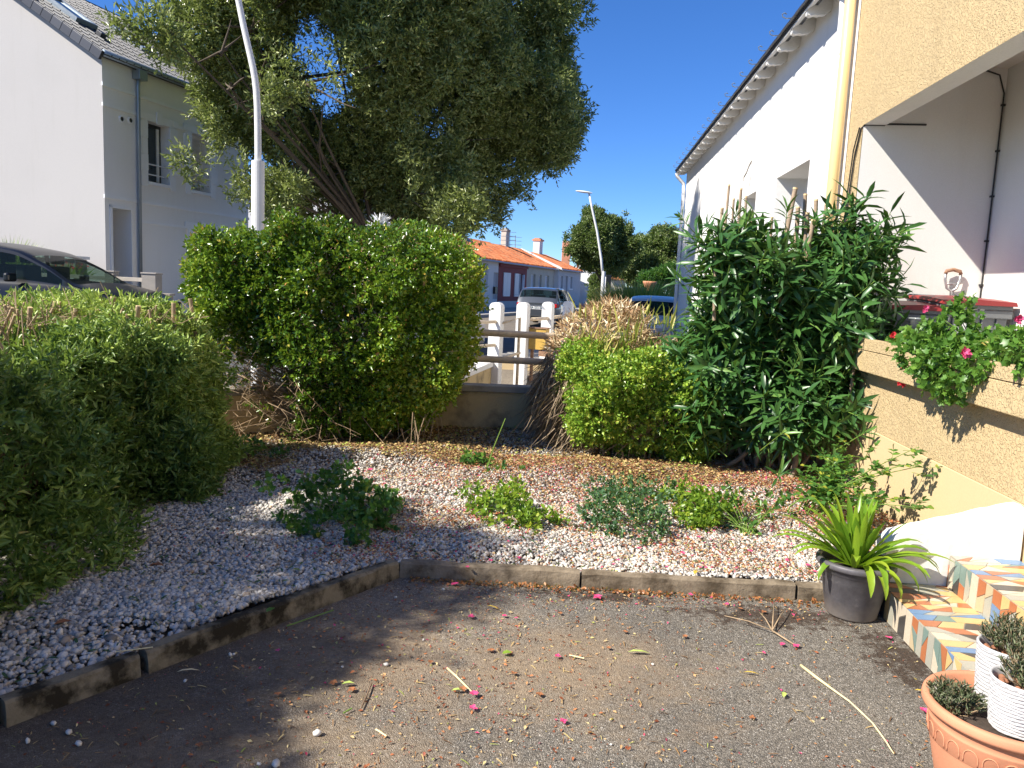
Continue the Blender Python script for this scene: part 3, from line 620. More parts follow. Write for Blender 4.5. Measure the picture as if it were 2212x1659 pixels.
# ------------------------------------------------------------------ garden wall and its tube rails
gw = empty('garden_wall', (-.5,8.2,0), 'low stained cream garden wall between the hedge and the dry clump', 'wall')
GP = [(-7.2,4.6),(-2.73,7.0),(-.86,8.07),(3.1,8.36)]
def along(pts, w, z0, z1, off=0):
    mb = MB()
    for a, b in zip(pts[:-1], pts[1:]):
        a, b = Vector((*a,0)), Vector((*b,0)); d = (b-a).normalized(); n = Vector((-d.y,d.x,0)); A, B = a-n*off, b-n*off
        mb.prism([A+Vector((0,0,z0)),B+Vector((0,0,z0)),B+n*w+Vector((0,0,z0)),A+n*w+Vector((0,0,z0))], (0,0,z1-z0))
    return mb
along(GP, .16, -.3, .46).build('wall_body', M('garden_wall_render'), gw, fixn=True)
along([GP[0],GP[1],(-.875,8.06)], .21, .463, .53, .025).build('coping', M('concrete_coping'), gw, fixn=True, bevel=.008)
along([(-.86,8.06),GP[3]], .21, .465, .532, .025).build('coping', M('concrete_coping'), gw, fixn=True, bevel=.008)
tf = empty('tube_railing', (-.5,8.3,.5), 'two thick horizontal tubes running above the garden wall, between hedge and dry clump', 'railing')
for py, rr in ((1.082,.036),(.80,.036)):
    mb = MB(); mb.tube([Vector((-2.45,7.35,py+.02)),Vector((-.86,8.17,py+.01)),Vector((3.0,8.44,py-.03))], rr, 16); mb.build('rail', M('cream_tube'), tf, smooth=True)
for x, y in ((-2.4,7.37),(-.95,8.13),(1.3,8.31),(2.9,8.43)):
    mb = MB(); mb.box(x-.05,x+.05,y-.05,y+.05,.533,1.2); mb.build('post', M('post_white'), tf, bevel=.006)

# neighbour fence: round topped white posts with tubes
PF = [W(1070,653,13.2), W(1128,653,14.2), W(1182,652,15.6), W(1226,650,17.6)]
pf = empty('post_and_tube_fence', (PF[0].x,PF[0].y,-.3), 'row of white round topped concrete posts joined by cream tubes, before the parked cars', 'fence')
YW = R(20)
def post(p, w=.215, dpt=.18, zt=None):
    mb = MB(); e = Vector((math.sin(YW),math.cos(YW),0)); n = Vector((math.cos(YW),-math.sin(YW),0)); zt = zt or p.z
    prof = [(-w/2,-.35),(w/2,-.35),(w/2,zt-.07),(w*.46,zt-.045),(w*.3,zt-.012),(0,zt),(-w*.3,zt-.012),(-w*.46,zt-.045),(-w/2,zt-.07)]
    b = Vector((p.x,p.y,0)); mb.prism([b+n*a+Vector((0,0,z)) for a, z in prof], e*dpt); return mb.build('post', M('post_white'), pf, fixn=True, bevel=.008)
for p in PF: post(p)
mb = MB()
def tb(a, b, r_=.028): mb.tube([a, b], r_, 10)
tb(W(985,698,12.4), PF[0]+Vector((.02,-.02,-.33))); tb(W(985,752,12.4), PF[0]+Vector((.02,-.02,-.73)))
mb.build('rail', M('cream_tube'), pf, smooth=True)
mb = MB(); a = PF[0]+Vector((.1,.05,-.36)); b = W(1123,687,13.6)
mb.tube([a, b, Vector((b.x,b.y,-.35))], .026, 10); c = W(1123,762,13.6); mb.tube([PF[0]+Vector((.1,.05,-.98)), c], .024, 10); mb.build('gate_frame', M('cream_tube'), pf, smooth=True)
mb = MB(); tb(PF[1]+Vector((.1,.1,-.32)), PF[2]+Vector((.02,-.03,-.33)), .036); mb.build('rail', M('cream_tube'), pf, smooth=True)
mb = MB(); tb(PF[2]+Vector((.1,.1,-.32)), PF[3]+Vector((.0,-.03,-.33)), .036); tb(PF[2]+Vector((.1,.1,-.80)), PF[3]+Vector((.0,-.03,-.80)), .036); tb(PF[3]+Vector((0,0,-.33)), PF[3]+Vector((1.2,1.9,-.33)), .036); mb.build('rail', M('cream_tube'), pf, smooth=True)
mb = MB(); p0 = W(1000,806,11.3); p1 = Vector((PF[0].x-.02,PF[0].y,p0.z)); d = (p1-p0).normalized(); n = Vector((-d.y,d.x,0))
rw = empty('ramp_wall', p0, 'low tan retaining wall with a pale coping beside the white posts', 'wall')
for zz, z1, w0, w1, m_, nm in ((-1.0,-.085,0,.2,'garden_wall_render','wall_body'),(-.082,0,-.03,.24,'post_white','coping')):
    mb = MB(); a, b = p0-d*2+Vector((0,0,0)), p1; mb.prism([a+n*w0+Vector((0,0,zz)),b+n*w0+Vector((0,0,zz)),b+n*w1+Vector((0,0,zz)),a+n*w1+Vector((0,0,zz))], (0,0,z1-zz)); mb.build(nm, M(m_), rw, fixn=True)
mb = MB(); mb.box(-.6,2.6,14.9,15.1,-.4,.17); o = mb.build('ramp_back_wall', M('cream_smooth')); tag(o, 'plain tan wall low down behind the white fence posts', 'wall')
# ochre box hanging on the post
bx = empty('mailbox', W(1165,735,14.4), 'ochre metal letter box with a rusty corner, between two white posts', 'letter box')
fb = Fr(W(1141,754,14.3), 20); mb = MB(); u0 = 0
P_ = fb.o; n20, e20 = fb.n, fb.e
def bb(mb, a0,a1,b0,b1,z0,z1): mb.hexa([P_+n20*a+e20*b+Vector((0,0,z)) for z in (z0,z1) for a,b in ((a0,b0),(a1,b0),(a1,b1),(a0,b1))])
bb(mb, 0,.33,0,.22,0,.39); mb.build('box_body', M('ochre_metal'), bx, bevel=.006)
mb = MB(); bb(mb, -.02,.35,-.02,.24,.392,.41); mb.build('lid', M('rust_metal'), bx); mb = MB(); bb(mb, .05,.28,-.006,-.001,.28,.31); mb.build('slot', M('black_plastic'), bx)
mb = MB(); bb(mb, .02,.07,.08,.13,-.6,0); mb.build('bracket', M('rust_metal'), bx); mb = MB(); bb(mb, .2,.46,.02,.1,-.12,-.001); mb.build('rusty_corner', M('rust_metal'), bx)
# ------------------------------------------------------------------ tall grey-white house on the left
FL = Fr((-8.9,16.8,0), 15.3, True)
lh = empty('tall_house', FL(2.5,0,0), 'tall pale two storey house with dark tiled roof and white trimmed windows, at the left', 'house')
EU = 5.15
w1 = (1.28,2.00,3.58,4.93,.26); w2 = (2.78,3.50,3.58,4.96,.26); w3 = (2.80,3.55,1.0,2.62,.3); dr = (.19,.76,0,2.87,.75)
mb = MB(); wall(mb, FL, 'u', 0, 0, EU, 0, 5.98, [w1,w2,w3,dr], .26); mb.quad(FL(EU,0,0),FL(EU,8,0),FL(EU,8,5.98),FL(EU,0,5.98)); mb.quad(FL(0,8,0),FL(EU,8,0),FL(EU,8,5.98),FL(0,8,5.98))
mb.quad(FL(.19,.75,0),FL(.76,.75,0),FL(.76,.75,2.87),FL(.19,.75,2.87)); mb.build('street_facade', M('facade_render'), lh)
mb = MB(); mb.prism([FL(0,0,0),FL(0,8,0),FL(0,8,5.98),FL(0,4,8.46),FL(0,0,5.98)], FL.e*.002); mb.build('gable_wall', M('gable_render'), lh)
# storey bands
mb = MB()
for z0, z1, ub in ((4.96,5.03,[(0,.98),(2.32,2.48),(3.82,EU)]),(5.37,5.44,[(0,EU)]),(3.06,3.13,[(0,EU)]),(2.62,2.68,[(.98,2.62),(3.78,EU)])):
    for a, b in ub: mb.fbox(FL, a-(.03 if a==0 else 0), b, -.035, .002, z0, z1)
mb.fbox(FL, .96,1.0,-.01,.02,0,1)
mb.build('string_course', M('white_paint'), lh)
def surround(w, arch=False):
    u0,u1,z0,z1 = w[:4]; mb = MB(); d = -.03
    for s_, (a, b) in enumerate(((u0-.2,u0),(u1,u1+.2))):
        z = z0-.12; i = 0
        while z < z1-.02:
            h = min(.36, z1-z); ex = .07 if i%2 else 0; dd = d-.008*(i%2)
            mb.fbox(FL, a-(ex if s_==0 else 0), b+(ex if s_ else 0), dd, .002, z, z+h-.002); z += .36; i += 1
    mb.fbox(FL, u0-.27,u1+.27, d, .002, z1, z1+.17); mb.fbox(FL, (u0+u1)/2-.09,(u0+u1)/2+.09, d-.03, -.031, z1-.03, z1+.24); mb.fbox(FL, u0-.30,u0-.12,d-.012,-.031,z1+.02,z1+.16); mb.fbox(FL, u1+.12,u1+.30,d-.012,-.031,z1+.02,z1+.16)
    s = mb.build('window_surround', M('white_paint'), lh, bevel=.004); mb = MB(); mb.fbox(FL, u0-.02,u1+.02,-.05,.2,z0-.07,z0+.0); mb.build('sill', M('white_paint'), s); return s
for w in (w1,w2,w3): surround(w)
for k_, w in enumerate((w1,w2,w3)):
    u0,u1,z0,z1 = w[:4]; mb = MB(); wall(mb, FL, 'u', .23, u0+.002,u1-.002,z0+.002,z1-.002, [(u0+.05,u1-.05,z0+.05,z1-.07)], .04); f = mb.build('window', M('white_paint') if k_ else M('dark_frame'), lh)
    mb = MB()
    if k_ == 1:
        for i in range(34): mb.add([FL(u0+.05,.255+.01*(i%2),z0+.05+i*.0385),FL(u1-.05,.255+.01*(i%2),z0+.05+i*.0385),FL(u1-.05,.245,z0+.05+(i+.96)*.0385),FL(u0+.05,.245,z0+.05+(i+.96)*.0385)], [(0,1,2,3)])
        mb.build('roller_blind', M('shutter'), f)
    else:
        mb.quad(FL(u0,.27,z0),FL(u1,.27,z0),FL(u1,.27,z1),FL(u0,.27,z1)); mb.build('pane', M('window_glass'), f)
        mb = MB(); mb.fbox(FL, (u0+u1)/2-.02+.12,(u0+u1)/2+.02+.12,.235,.268,z0+.03,z1-.03) if k_==2 else mb.fbox(FL, u1-.12,u1-.05,.235,.268,z0+.03,z1-.03); mb.build('mullion', M('white_paint'), f)
for w in (w1,w2):
    mb = MB()
    for z in (w[2]+.17, w[2]+.40): mb.tube([FL(w[0],.03,z),FL(w[1],.03,z)], .014, 8)
    mb.build('guard_rail', M('white_paint'), lh, smooth=True)
for px, py in ((262,257),(281,260)):
    u, z = UV(FL, 0, px, py); mb = MB(); c = FL(u,-.02,z)
    ring = lambda r_, v: [FL(u+r_*math.cos(a*PI/8), v, z+r_*math.sin(a*PI/8)) for a in range(16)]
    A, B = ring(.075,-.03), ring(.05,-.03); mb.add(A+B+ring(.075,.0), [(i,(i+1)%16,16+(i+1)%16,16+i) for i in range(16)]+[(i,(i+1)%16,32+(i+1)%16,32+i) for i in range(16)]); g = mb.build('vent', M('white_paint'), lh)
    mb = MB(); mb.add(ring(.05,-.012), [tuple(range(16))]); mb.build('vent_mesh', M('dark_frame'), g)
mb = MB(); mb.tube([FL(.95,-.09,5.85),FL(.95,-.07,5.6),FL(.95,-.06,0)], .042, 12); mb.build('downpipe', M('zinc'), lh, smooth=True)
mb = MB(); mb.fbox(FL, .83,1.08,-.22,-.02,5.72,5.93); mb.build('rain_box', M('zinc'), lh, bevel=.01)
mb = MB(); mb.tube([FL(-.12,-.16,5.99),FL(EU+.1,-.16,6.0)], .07, 12); mb.build('gutter', M('zinc'), lh, smooth=True)
mb = MB(); RS = math.atan2(2.48,4); 
def rp(u, s, h): return FL(u, s*math.cos(RS)-h*math.sin(RS), 5.98+s*math.sin(RS)+h*math.cos(RS))
SL = 4/math.cos(RS)
mb.hexa([rp(a,b,c) for c in (0,.05) for a,b in ((-.16,-.15),(EU+.1,-.15),(EU+.1,SL),(-.16,SL))], .2)
nr, nc = 17, 25; 
for i in range(nr):
    for j in range(nc):
        u0 = -.15+j*.21; s0 = -.2+i*.285; r_ = random.random()
        mb.hexa([rp(u0,s0,.075),rp(u0+.165,s0,.075),rp(u0+.165,s0+.3,.052),rp(u0,s0+.3,.052),rp(u0+.01,s0,.095),rp(u0+.155,s0,.095),rp(u0+.155,s0+.3,.072),rp(u0+.01,s0+.3,.072)], r_)
        mb.hexa([rp(u0+.165,s0,.078),rp(u0+.208,s0,.078),rp(u0+.208,s0+.3,.054),rp(u0+.165,s0+.3,.054),rp(u0+.175,s0,.125),rp(u0+.198,s0,.125),rp(u0+.198,s0+.3,.10),rp(u0+.175,s0+.3,.10)], min(1,r_+.15))  # raised side rib a step lighter: its highlight is put into the tone
mb.prism([FL(-.15,4,8.52),FL(EU+.1,4,8.52),FL(EU+.1,8.15,5.95),FL(-.15,8.15,5.95)], (0,0,.06), .3)
roof = mb.build('roof', M('slate_tile'), lh)
mb = MB()
for i in range(17):
    s0 = -.16+i*.29; mb.hexa([rp(a,b,c) for c in (-.06,.13) for a,b in ((-.2,s0),(-.13,s0),(-.13,s0+.285),(-.2,s0+.285))])
mb.build('verge_tile', M('slate_tile'), roof, bevel=.01)
def velux(u0, u1, s0, s1):
    mb = MB()
    for a,b,c,d in ((u0,u0+.06,s0,s1),(u1-.06,u1,s0,s1),(u0+.061,u1-.061,s0,s0+.07),(u0+.061,u1-.061,s1-.07,s1)): mb.hexa([rp(p,q,h) for h in (.06,.2) for p,q in ((a,c),(b,c),(b,d),(a,d))])
    f = mb.build('skylight', M('zinc'), roof); mb = MB(); mb.add([rp(u0+.05,s0+.05,.17),rp(u1-.05,s0+.05,.17),rp(u1-.05,s1-.05,.17),rp(u0+.05,s1-.05,.17)], [(0,1,2,3)]); mb.build('skylight_pane', M('window_glass'), f)
velux(.75,1.35,1.7,2.9); velux(2.55,3.1,1.5,2.6)
for u, s in ((.05,2.5),(.95,1.15)):
    mb = MB(); mb.hexa([rp(u+a,s+b,c) for c in (.08,.2) for a,b in ((0,0),(.16,0),(.16,.16),(0,.16))]); mb.build('roof_vent', M('slate'), roof, bevel=.01)
mb = MB(); mb.fbox(FL, .12,.19,-.025,.002,0,2.93); mb.fbox(FL, .12,.83,-.025,.002,2.873,2.93); mb.build('door_frame', M('white_paint'), lh)
mb = MB(); mb.fbox(FL, .25,.70,.70,.745,.3,2.5); mb.build('door', M('grey_render'), lh)

# fence, low wall and plants in front of the tall house
cf = empty('concrete_rail_fence', (-7,14,.3), 'weathered concrete rail fence with two square posts, before the tall house', 'fence')
def cpost(px, Y, w, zt):
    c = W(px, 600, Y); mb = MB(); mb.box(c.x-w/2,c.x+w/2,Y-w/2,Y+w/2,.25,zt-.03); mb.box(c.x-w/2-.012,c.x+w/2+.012,Y-w/2-.012,Y+w/2+.012,zt-.028,zt); mb.build('post', M('old_concrete'), cf, bevel=.006); return c.x
xa = cpost(241,14.0,.17,1.53); xb = cpost(328,13.7,.25,1.53)
for x0, x1, y0, y1 in ((xa-3.2,xa-.09,14.4,14.02),(xa+.09,xb-.13,13.98,13.72)):
    for z0, z1 in ((1.36,1.43),):
        mb = MB(); mb.hexa([(x0,y0-.05,z0),(x1,y1-.05,z0),(x1,y1+.05,z0),(x0,y0+.05,z0),(x0,y0-.05,z1),(x1,y1-.05,z1),(x1,y1+.05,z1),(x0,y0+.05,z1)]); mb.build('rail', M('old_concrete'), cf, bevel=.004)
mb = MB(); mb.box(xa-3.2,xb+.12,14.12,14.28,.2,1.12); mb.box(xa-3.2,xb+.14,14.09,14.31,1.123,1.16); mb.build('base_wall', M('old_concrete'), cf)
mb = MB(); a = W(85,560,15.6); b = W(170,560,15.6); mb.box(a.x-1.5,b.x,15.5,15.9,.2,1.72); uc = mb.build('utility_cabinet', M('old_concrete'), None, bevel=.01); tag(uc, 'low grey masonry block with a white top slab, behind the black car', 'wall')
mb = MB(); mb.box(a.x-1.52,b.x+.04,15.46,15.94,1.723,1.78); mb.build('top_slab', M('white_paint'), uc)
pk = empty('picket_fence', W(80,620,14.8), 'white picket fence seen through the windows of the black car', 'fence')
for i in range(10):
    x = -10.0+i*.16; mb = MB(); mb.prism([(x,14.8,.3),(x+.09,14.8,.3),(x+.09,14.8,1.36),(x+.045,14.8,1.42),(x,14.8,1.36)], (0,.02,0)); mb.build('picket', M('white_paint'), pk)
mb = MB(); mb.box(-10.1,-8.35,14.825,14.85,.6,.66); mb.box(-10.1,-8.35,14.825,14.85,1.15,1.21); mb.build('rail', M('white_paint'), pk)

# ------------------------------------------------------------------ terrace of low houses down the street
FW = Fr((-2.2,46.7,0), 18.54, True); pxr = lambda x: 1009.4+.2133*x; pyr = lambda y: 482.8+.2133*y
def rowhole(x0, x1, y0, y1, v=0, d=.2):
    u0, z1 = UV(FW, v, pxr(x0), pyr(y0)); u1, z0 = UV(FW, v, pxr(x1), pyr(y1)); return (u0, u1, max(.3,z0), z1, d)
def tileroof(mb, u0, u1, v0, v1, z0, z1, fr=None, sp=.24):
    fr = fr or FW; n = int((u1-u0)/sp)
    mb.prism([fr(u0,v0,z0-.04),fr(u1,v0,z0-.04),fr(u1,v1,z1-.04),fr(u0,v1,z1-.04)], (0,0,.05), .3)
    K = 9
    for i in range(n):
        for k in range(K):
            a, b = k/K, (k+1.02)/K; p = lambda t,h: fr(u0+(i+.5)*sp, v0+(v1-v0)*t, z0+(z1-z0)*t+h)
            mb.tube([p(a,.035), p(b,.02)], sp*.36, 6, False)
def rowhouse(name, label, wallmat, u0, u1, v, zE, vR, zR, holes, doors=(), far=False, both=True, roofmat='canal_tile'):
    h = empty(name, FW((u0+u1)/2, v, 0), label, 'house')
    mb = MB(); wall(mb, FW, 'u', v, u0, u1, 0, zE, list(holes)+list(doors), .2); vb = 2*vR-v
    for u in (u0+.003, u1-.003): mb.add([FW(u,v,0),FW(u,vb,0),FW(u,vb,zE),FW(u,vR,zR-.05),FW(u,v,zE)], [(0,1,2,3,4)])
    mb.quad(FW(u0,vb,0),FW(u1,vb,0),FW(u1,vb,zE),FW(u0,vb,zE)); mb.build('wall', M(wallmat), h)
    mb = MB(); tileroof(mb, u0, u1, v-.22, vR, zE+.02, zR); mb.prism([FW(u0,vR,zR-.04),FW(u1,vR,zR-.04),FW(u1,vb+.2,zE-.04),FW(u0,vb+.2,zE-.04)], (0,0,.05)); mb.tube([FW(u0,vR,zR),FW(u1,vR,zR)], .11, 8); r_ = mb.build('roof', M(roofmat), h)
    mb = MB(); mb.tube([FW(u0,v-.28,zE-.04),FW(u1,v-.28,zE-.04)], .06, 8); mb.build('gutter', M('zinc'), h)
    for w in holes:
        mb = MB(); wall(mb, FW, 'u', v+.15, w[0]+.01,w[1]-.01,w[2]+.01,w[3]-.01, [(w[0]+.08,w[1]-.08,w[2]+.08,w[3]-.08)], .03); f = mb.build('window', M('white_paint'), h); mb = MB(); mb.quad(*[FW(a,v+.18,b) for a,b in ((w[0],w[2]),(w[1],w[2]),(w[1],w[3]),(w[0],w[3]))]); mb.build('pane', M('sky_blind'), f)
        mb = MB(); mb.fbox(FW, w[0]-.05,w[1]+.05,v-.06,v+.12,w[2]-.1,w[2]-.003); mb.build('sill', M('white_paint'), f)
    for w in doors:
        mb = MB(); mb.fbox(FW, w[0]+.01,w[1]-.01,v+.12,v+.17,w[2],w[3]-.01); mb.build('door', M('dim_room') if w[1]-w[0] < .75 else M('grey_render'), h)
    return h, r_
def chimney(parent, fr, u, v, z0, z1, w, mat, top):
    mb = MB(); mb.fbox(fr, u-w,u+w,v-w*.6,v+w*.6,z0,z1); c = mb.build('chimney', M(mat), parent); mb = MB(); mb.fbox(fr, u-w*1.15,u+w*1.15,v-w*.8,v+w*.8,z1+.003,z1+.14); mb.fbox(fr, u-w*.9,u+w*.9,v-w*.5,v+w*.5,z1+.143,z1+.24); mb.build('chimney_cap', M(top), c)
u_r0 = UV(FW,0,1077.6,565)[0]; u_b0 = UV(FW,0,1138.5,573)[0]; u_h4 = 16.25
gh_ = empty('slate_roofed_house', FW(-6,0,0), 'grey slate roofed house end showing between the hedge and the big tree', 'house')
mb = MB(); wall(mb, FW, 'u', .3, -13, -1.6, 0, 4.0, [(-4,-3,1,2.6),(-7,-6,1,2.6)], .2); 
for u in (-13,-1.6): mb.add([FW(u,.3,0),FW(u,8.3,0),FW(u,8.3,4.0),FW(u,4.3,6.2),FW(u,.3,4.0)], [(0,1,2,3,4)])
mb.build('wall', M('grey_render'), gh_); mb = MB(); mb.prism([FW(-13.2,.0,3.95),FW(-1.4,.0,3.95),FW(-1.4,4.3,6.3),FW(-13.2,4.3,6.3)], (0,0,.1)); mb.prism([FW(-13.2,4.3,6.3),FW(-1.4,4.3,6.3),FW(-1.4,8.6,3.95),FW(-13.2,8.6,3.95)], (0,0,.1)); mb.build('roof', M('slate'), gh_)
chimney(gh_, FW, -3.2, 3.6, 5.6, 7.0, .35, 'white_render', 'white_paint')
h0, r0 = rowhouse('white_row_house', 'small white row house with orange roof, just right of the big hedge', 'white_render', -1.5, u_r0, 0, 3.07, 2.9, 4.55, [rowhole(150,205,400,655)], [rowhole(268,305,495,765)])
mb = MB(); u, z = UV(FW, -.1, pxr(280), pyr(672)); mb.fbox(FW, u-.1,u+.3,-.16,-.005,z-.25,z+.2); mb.build('letter_box', M('black_plastic'), h0)
wR = rowhole(480,555,505,725); h1, r1 = rowhouse('red_row_house', 'dark red row house with white shutters behind the parked grey car', 'red_render', u_r0, u_b0, -.02, 3.05, 2.9, 4.5, [rowhole(368,418,498,722), wR])
mb = MB(); w = rowhole(365,420,495,722); mb.fbox(FW, w[0]-.05,(w[0]+w[1])/2-.01,-.08,-.03,w[2],w[3]); mb.fbox(FW, (w[0]+w[1])/2+.01,w[1]+.05,-.08,-.03,w[2],w[3]); tag(mb.build('shutter', M('shutter'), h1), 'closed white shutters')
mb = MB(); w = rowhole(475,505,505,722); mb.fbox(FW, w[0],w[1],-.09,-.035,w[2],w[3]); tag(mb.build('shutter', M('shutter'), h1), 'open white shutter leaf')
mb = MB(); u, z = UV(FW, -.15, pxr(573), pyr(520)); mb.tube([FW(u,-.12,.3),FW(u,-.12,z)], .1, 10); mb.build('downpipe', M('white_paint'), h1, smooth=True)
mb = MB(); mb.fbox(FW, u_r0+.05,u_b0-.05,-.14,-.022,2.78,2.98); mb.build('cornice', M('red_render'), h1)
mb = MB(); mb.fbox(FW, u_r0,u_b0,-.10,-.022,0,.55); mb.build('plinth', M('grey_render'), h1)
h2, r2 = rowhouse('beige_row_house', 'beige row house with three narrow windows behind the grey car roof', 'beige_render', u_b0, u_h4-.01, 0, 3.05, 2.9, 4.45, [rowhole(648,686,512,650), rowhole(727,749,518,650), rowhole(790,824,525,650)])
h3, r3 = rowhouse('shade_grey_row_house', 'last low row house with white gable edge and dark doorway', 'grey_render', u_h4, 23.6, -.37, 3.05, 2.9, 4.35, [rowhole(938,965,530,660,-.37), rowhole(1030,1060,538,660,-.37)], [rowhole(988,1006,530,765,-.37)])  # street front's shade is put into the wall colour as grey
mb = MB(); mb.prism([FW(u_h4-.02,-.6,3.0),FW(u_h4-.02,2.9,4.45),FW(u_h4-.02,2.9,4.62),FW(u_h4-.02,-.6,3.17)], FW.e*.28); mb.prism([FW(u_h4-.02,-.37,0),FW(u_h4-.02,1,0),FW(u_h4-.02,1,3.3),FW(u_h4-.02,-.37,3.0)], -FW.e*.01); tag(mb.build('verge', M('white_render'), h3, fixn=True), 'white rendered gable edge')
chimney(r1, FW, 12.6, 3.0, 4.1, 5.65, .35, 'beige_render', 'old_concrete'); chimney(r3, FW, 21.2, 3.0, 4.0, 5.5, .48, 'white_render', 'terracotta_clay')
mb = MB(); bz = 3.15; mb.fbox(FW, 24.6,31, -1.15,3, 0, 3.35); mb.fbox(FW, 24.5,31.1,-1.25,3.1,3.352,3.42); wb = mb.build('white_block_house', M('white_render')); tag(wb, 'flat fronted white house block at the end of the row', 'house')
u, z = UV(FW, -1.17, pxr(1224), pyr(625)); mb = MB(); mb.fbox(FW, 27,28.1,-1.17,-1.151,1.6,2.5); mb.build('window', M('window_glass'), wb)
FR2 = Fr(W(1262,640,78), 60, True); oh = empty('orange_roofed_house', FR2.o, 'distant white house with orange roof crossing the end of the street', 'house')
mb = MB(); b = FR2.o; 
def dist_house(o, px0, px1, Y, zE, zR, dpt, mat='white_render'):
    a, c = W(px0,620,Y), W(px1,620,Y); z0 = 0
    mb = MB(); mb.box(a.x,c.x,Y,Y+dpt,-.2,zE); mb.prism([(a.x,Y,zE),(a.x,Y+dpt,zE),(a.x,Y+dpt/2,zR)], (c.x-a.x,0,0)); mb.build('wall', M(mat), o)
    mb = MB(); s = (zR-zE)/(dpt/2)
    mb.prism([(a.x-.2,Y-.3,zE-.3*s+.08),(c.x+.2,Y-.3,zE-.3*s+.08),(c.x+.2,Y+dpt/2,zR+.08),(a.x-.2,Y+dpt/2,zR+.08)], (0,0,.12)); mb.prism([(a.x-.2,Y+dpt+.3,zE-.3*s+.08),(c.x+.2,Y+dpt+.3,zE-.3*s+.08),(c.x+.2,Y+dpt/2,zR+.08),(a.x-.2,Y+dpt/2,zR+.08)], (0,0,.12)); mb.build('roof', M('canal_tile'), o)
dist_house(oh, 1258, 1330, 84, 3.3, 5.0, 9)
ch = MB(); p = W(1222,556,80); ch.box(p.x-.4,p.x+.4,79.6,80.4,4,6.3); ch.build('chimney', M('terracotta_clay'), oh)
o2 = empty('shed_roofed_house', W(1330,630,70), 'distant low house with a brown open porch roof beyond the traffic light', 'house'); dist_house(o2, 1318, 1350, 72, 2.6, 3.7, 6, 'beige_render')
# aerials
for px, y0, y1, Y in ((1093,543,506,58),(1101,540,497,60),(1113,538,508,62)):
    a, b = W(px,y0,Y), W(px+.5,y1,Y); mb = MB(); mb.tube([a,b], .035, 4); 
    for k in range(3): mb.tube([b+Vector((-.5,0,-.15-.3*k)), b+Vector((.5,.2,-.15-.3*k))], .02, 4)
    tag(mb.build('tv_aerial', M('grey_metal')), {1093:'thin roof aerial leftmost above the orange roofs',1101:'tallest thin roof aerial left of the grey chimney',1113:'roof aerial standing right beside the grey chimney'}[px], 'aerial')

# ------------------------------------------------------------------ street lamps, signal, sign
def lamp(name, label, base, sleeve_z, sr, pts, pr, headdir, hs_, cat='street lamp'):
    o = empty(name, base, label, cat); mb = MB(); mb.tube([base, Vector((base.x,base.y,sleeve_z))], sr, 20); mb.build('sleeve', M('post_white'), o, smooth=False)
    mb = MB(); n = len(pts); mb.tube(pts, [pr[0]+(pr[1]-pr[0])*i/(n-1) for i in range(n)], 14); mb.build('pole', M('post_white'), o, smooth=True)
    mb = MB(); e = pts[-1]; d = Vector(headdir).normalized(); sd = d.cross(Vector((0,0,1))).normalized(); K = 10; rows = []
    for i in range(K+1):
        t = i/K; w = math.sin(PI*min(1,t*.95+.05))**.6*.5; rows.append([e+d*hs_*(t-.2)+sd*w*hs_*.32*math.cos(a)+Vector((0,0,w*hs_*.13*math.sin(a))) for a in [2*PI*k/10 for k in range(10)]])
    V = [v for r_ in rows for v in r_]; mb.add(V, [(i*10+k, i*10+(k+1)%10, (i+1)*10+(k+1)%10, (i+1)*10+k) for i in range(K) for k in range(10)]); mb.build('lamp_head', M('white_paint'), o, smooth=True); return o
L0 = W(557,480,10); b0 = Vector((L0.x,10,.1))
lamp('street_lamp', 'near street lamp with thick white sleeve and bent pole, in front of the big tree', b0, W(557,348,10).z, .081,
     bez(b0+Vector((0,0,2.6)), b0+Vector((0,0,4.2)), W(548,200,10)-Vector((-.03,0,0)), W(515,0,10), 10)+[W(504,-60,10), W(470,-210,10), W(440,-330,10)], (.042,.036), (-1,.1,.15), .8)
b1 = W(1300,655,36); b1.z = 0
lamp('street_lamp', 'distant leaning white street lamp with oval head rising above the small tree', b1, W(1300,586,36).z, .09, [b1+Vector((0,0,2)), W(1299,560,36), W(1290,500,36), W(1279,450,36), W(1272,416,36)], (.06,.045), (-1,0,.08), .8)
b2 = W(1383,640,60); b2.z = 0
lamp('street_lamp', 'far off short white lamp post beside the dark tree and the yellow reeds', b2, 1.6, .14, [b2+Vector((0,0,1.2)), W(1384,610,60), W(1388,590,60), W(1392,572,60)], (.1,.06), (.3,0,.2), .5)
tl = empty('traffic_light', W(1307,640,38), 'dark traffic light on a pale pole right of the small tree trunk', 'traffic light')
mb = MB(); a, b = W(1307,655,38), W(1309,598,38); mb.tube([Vector((a.x,38,0)), b], .05, 8); mb.build('pole', M('white_paint'), tl)
mb = MB(); p = W(1314,608,38); mb.box(p.x-.13,p.x+.13,37.9,38.15,p.z-.32,p.z+.32); hd = mb.build('signal_head', M('black_plastic'), tl, bevel=.03)
mb = MB(); a, b = W(1031,637,34), W(1047,612,34); mb.box(a.x,b.x,34,34.04,a.z,b.z); sg = mb.build('road_sign', M('road_sign_teal')); tag(sg, 'dark teal sign panel peeking out at the right edge of the big hedge', 'sign'); mb = MB(); mb.tube([Vector((a.x+.1,34.06,0)),Vector((a.x+.1,34.06,b.z))], .04, 8); mb.build('pole', M('zinc'), sg)
mb = MB(); a = W(1346,668,26); p1 = W(1346,620,26); mb.box(a.x-.03,a.x+.62,25.9,26.3,-.1,p1.z); tag(mb.build('gate_pillar', M('old_concrete'), None, bevel=.02), 'grey concrete gate pillar behind the dry clump, before the yellow reeds', 'pillar')
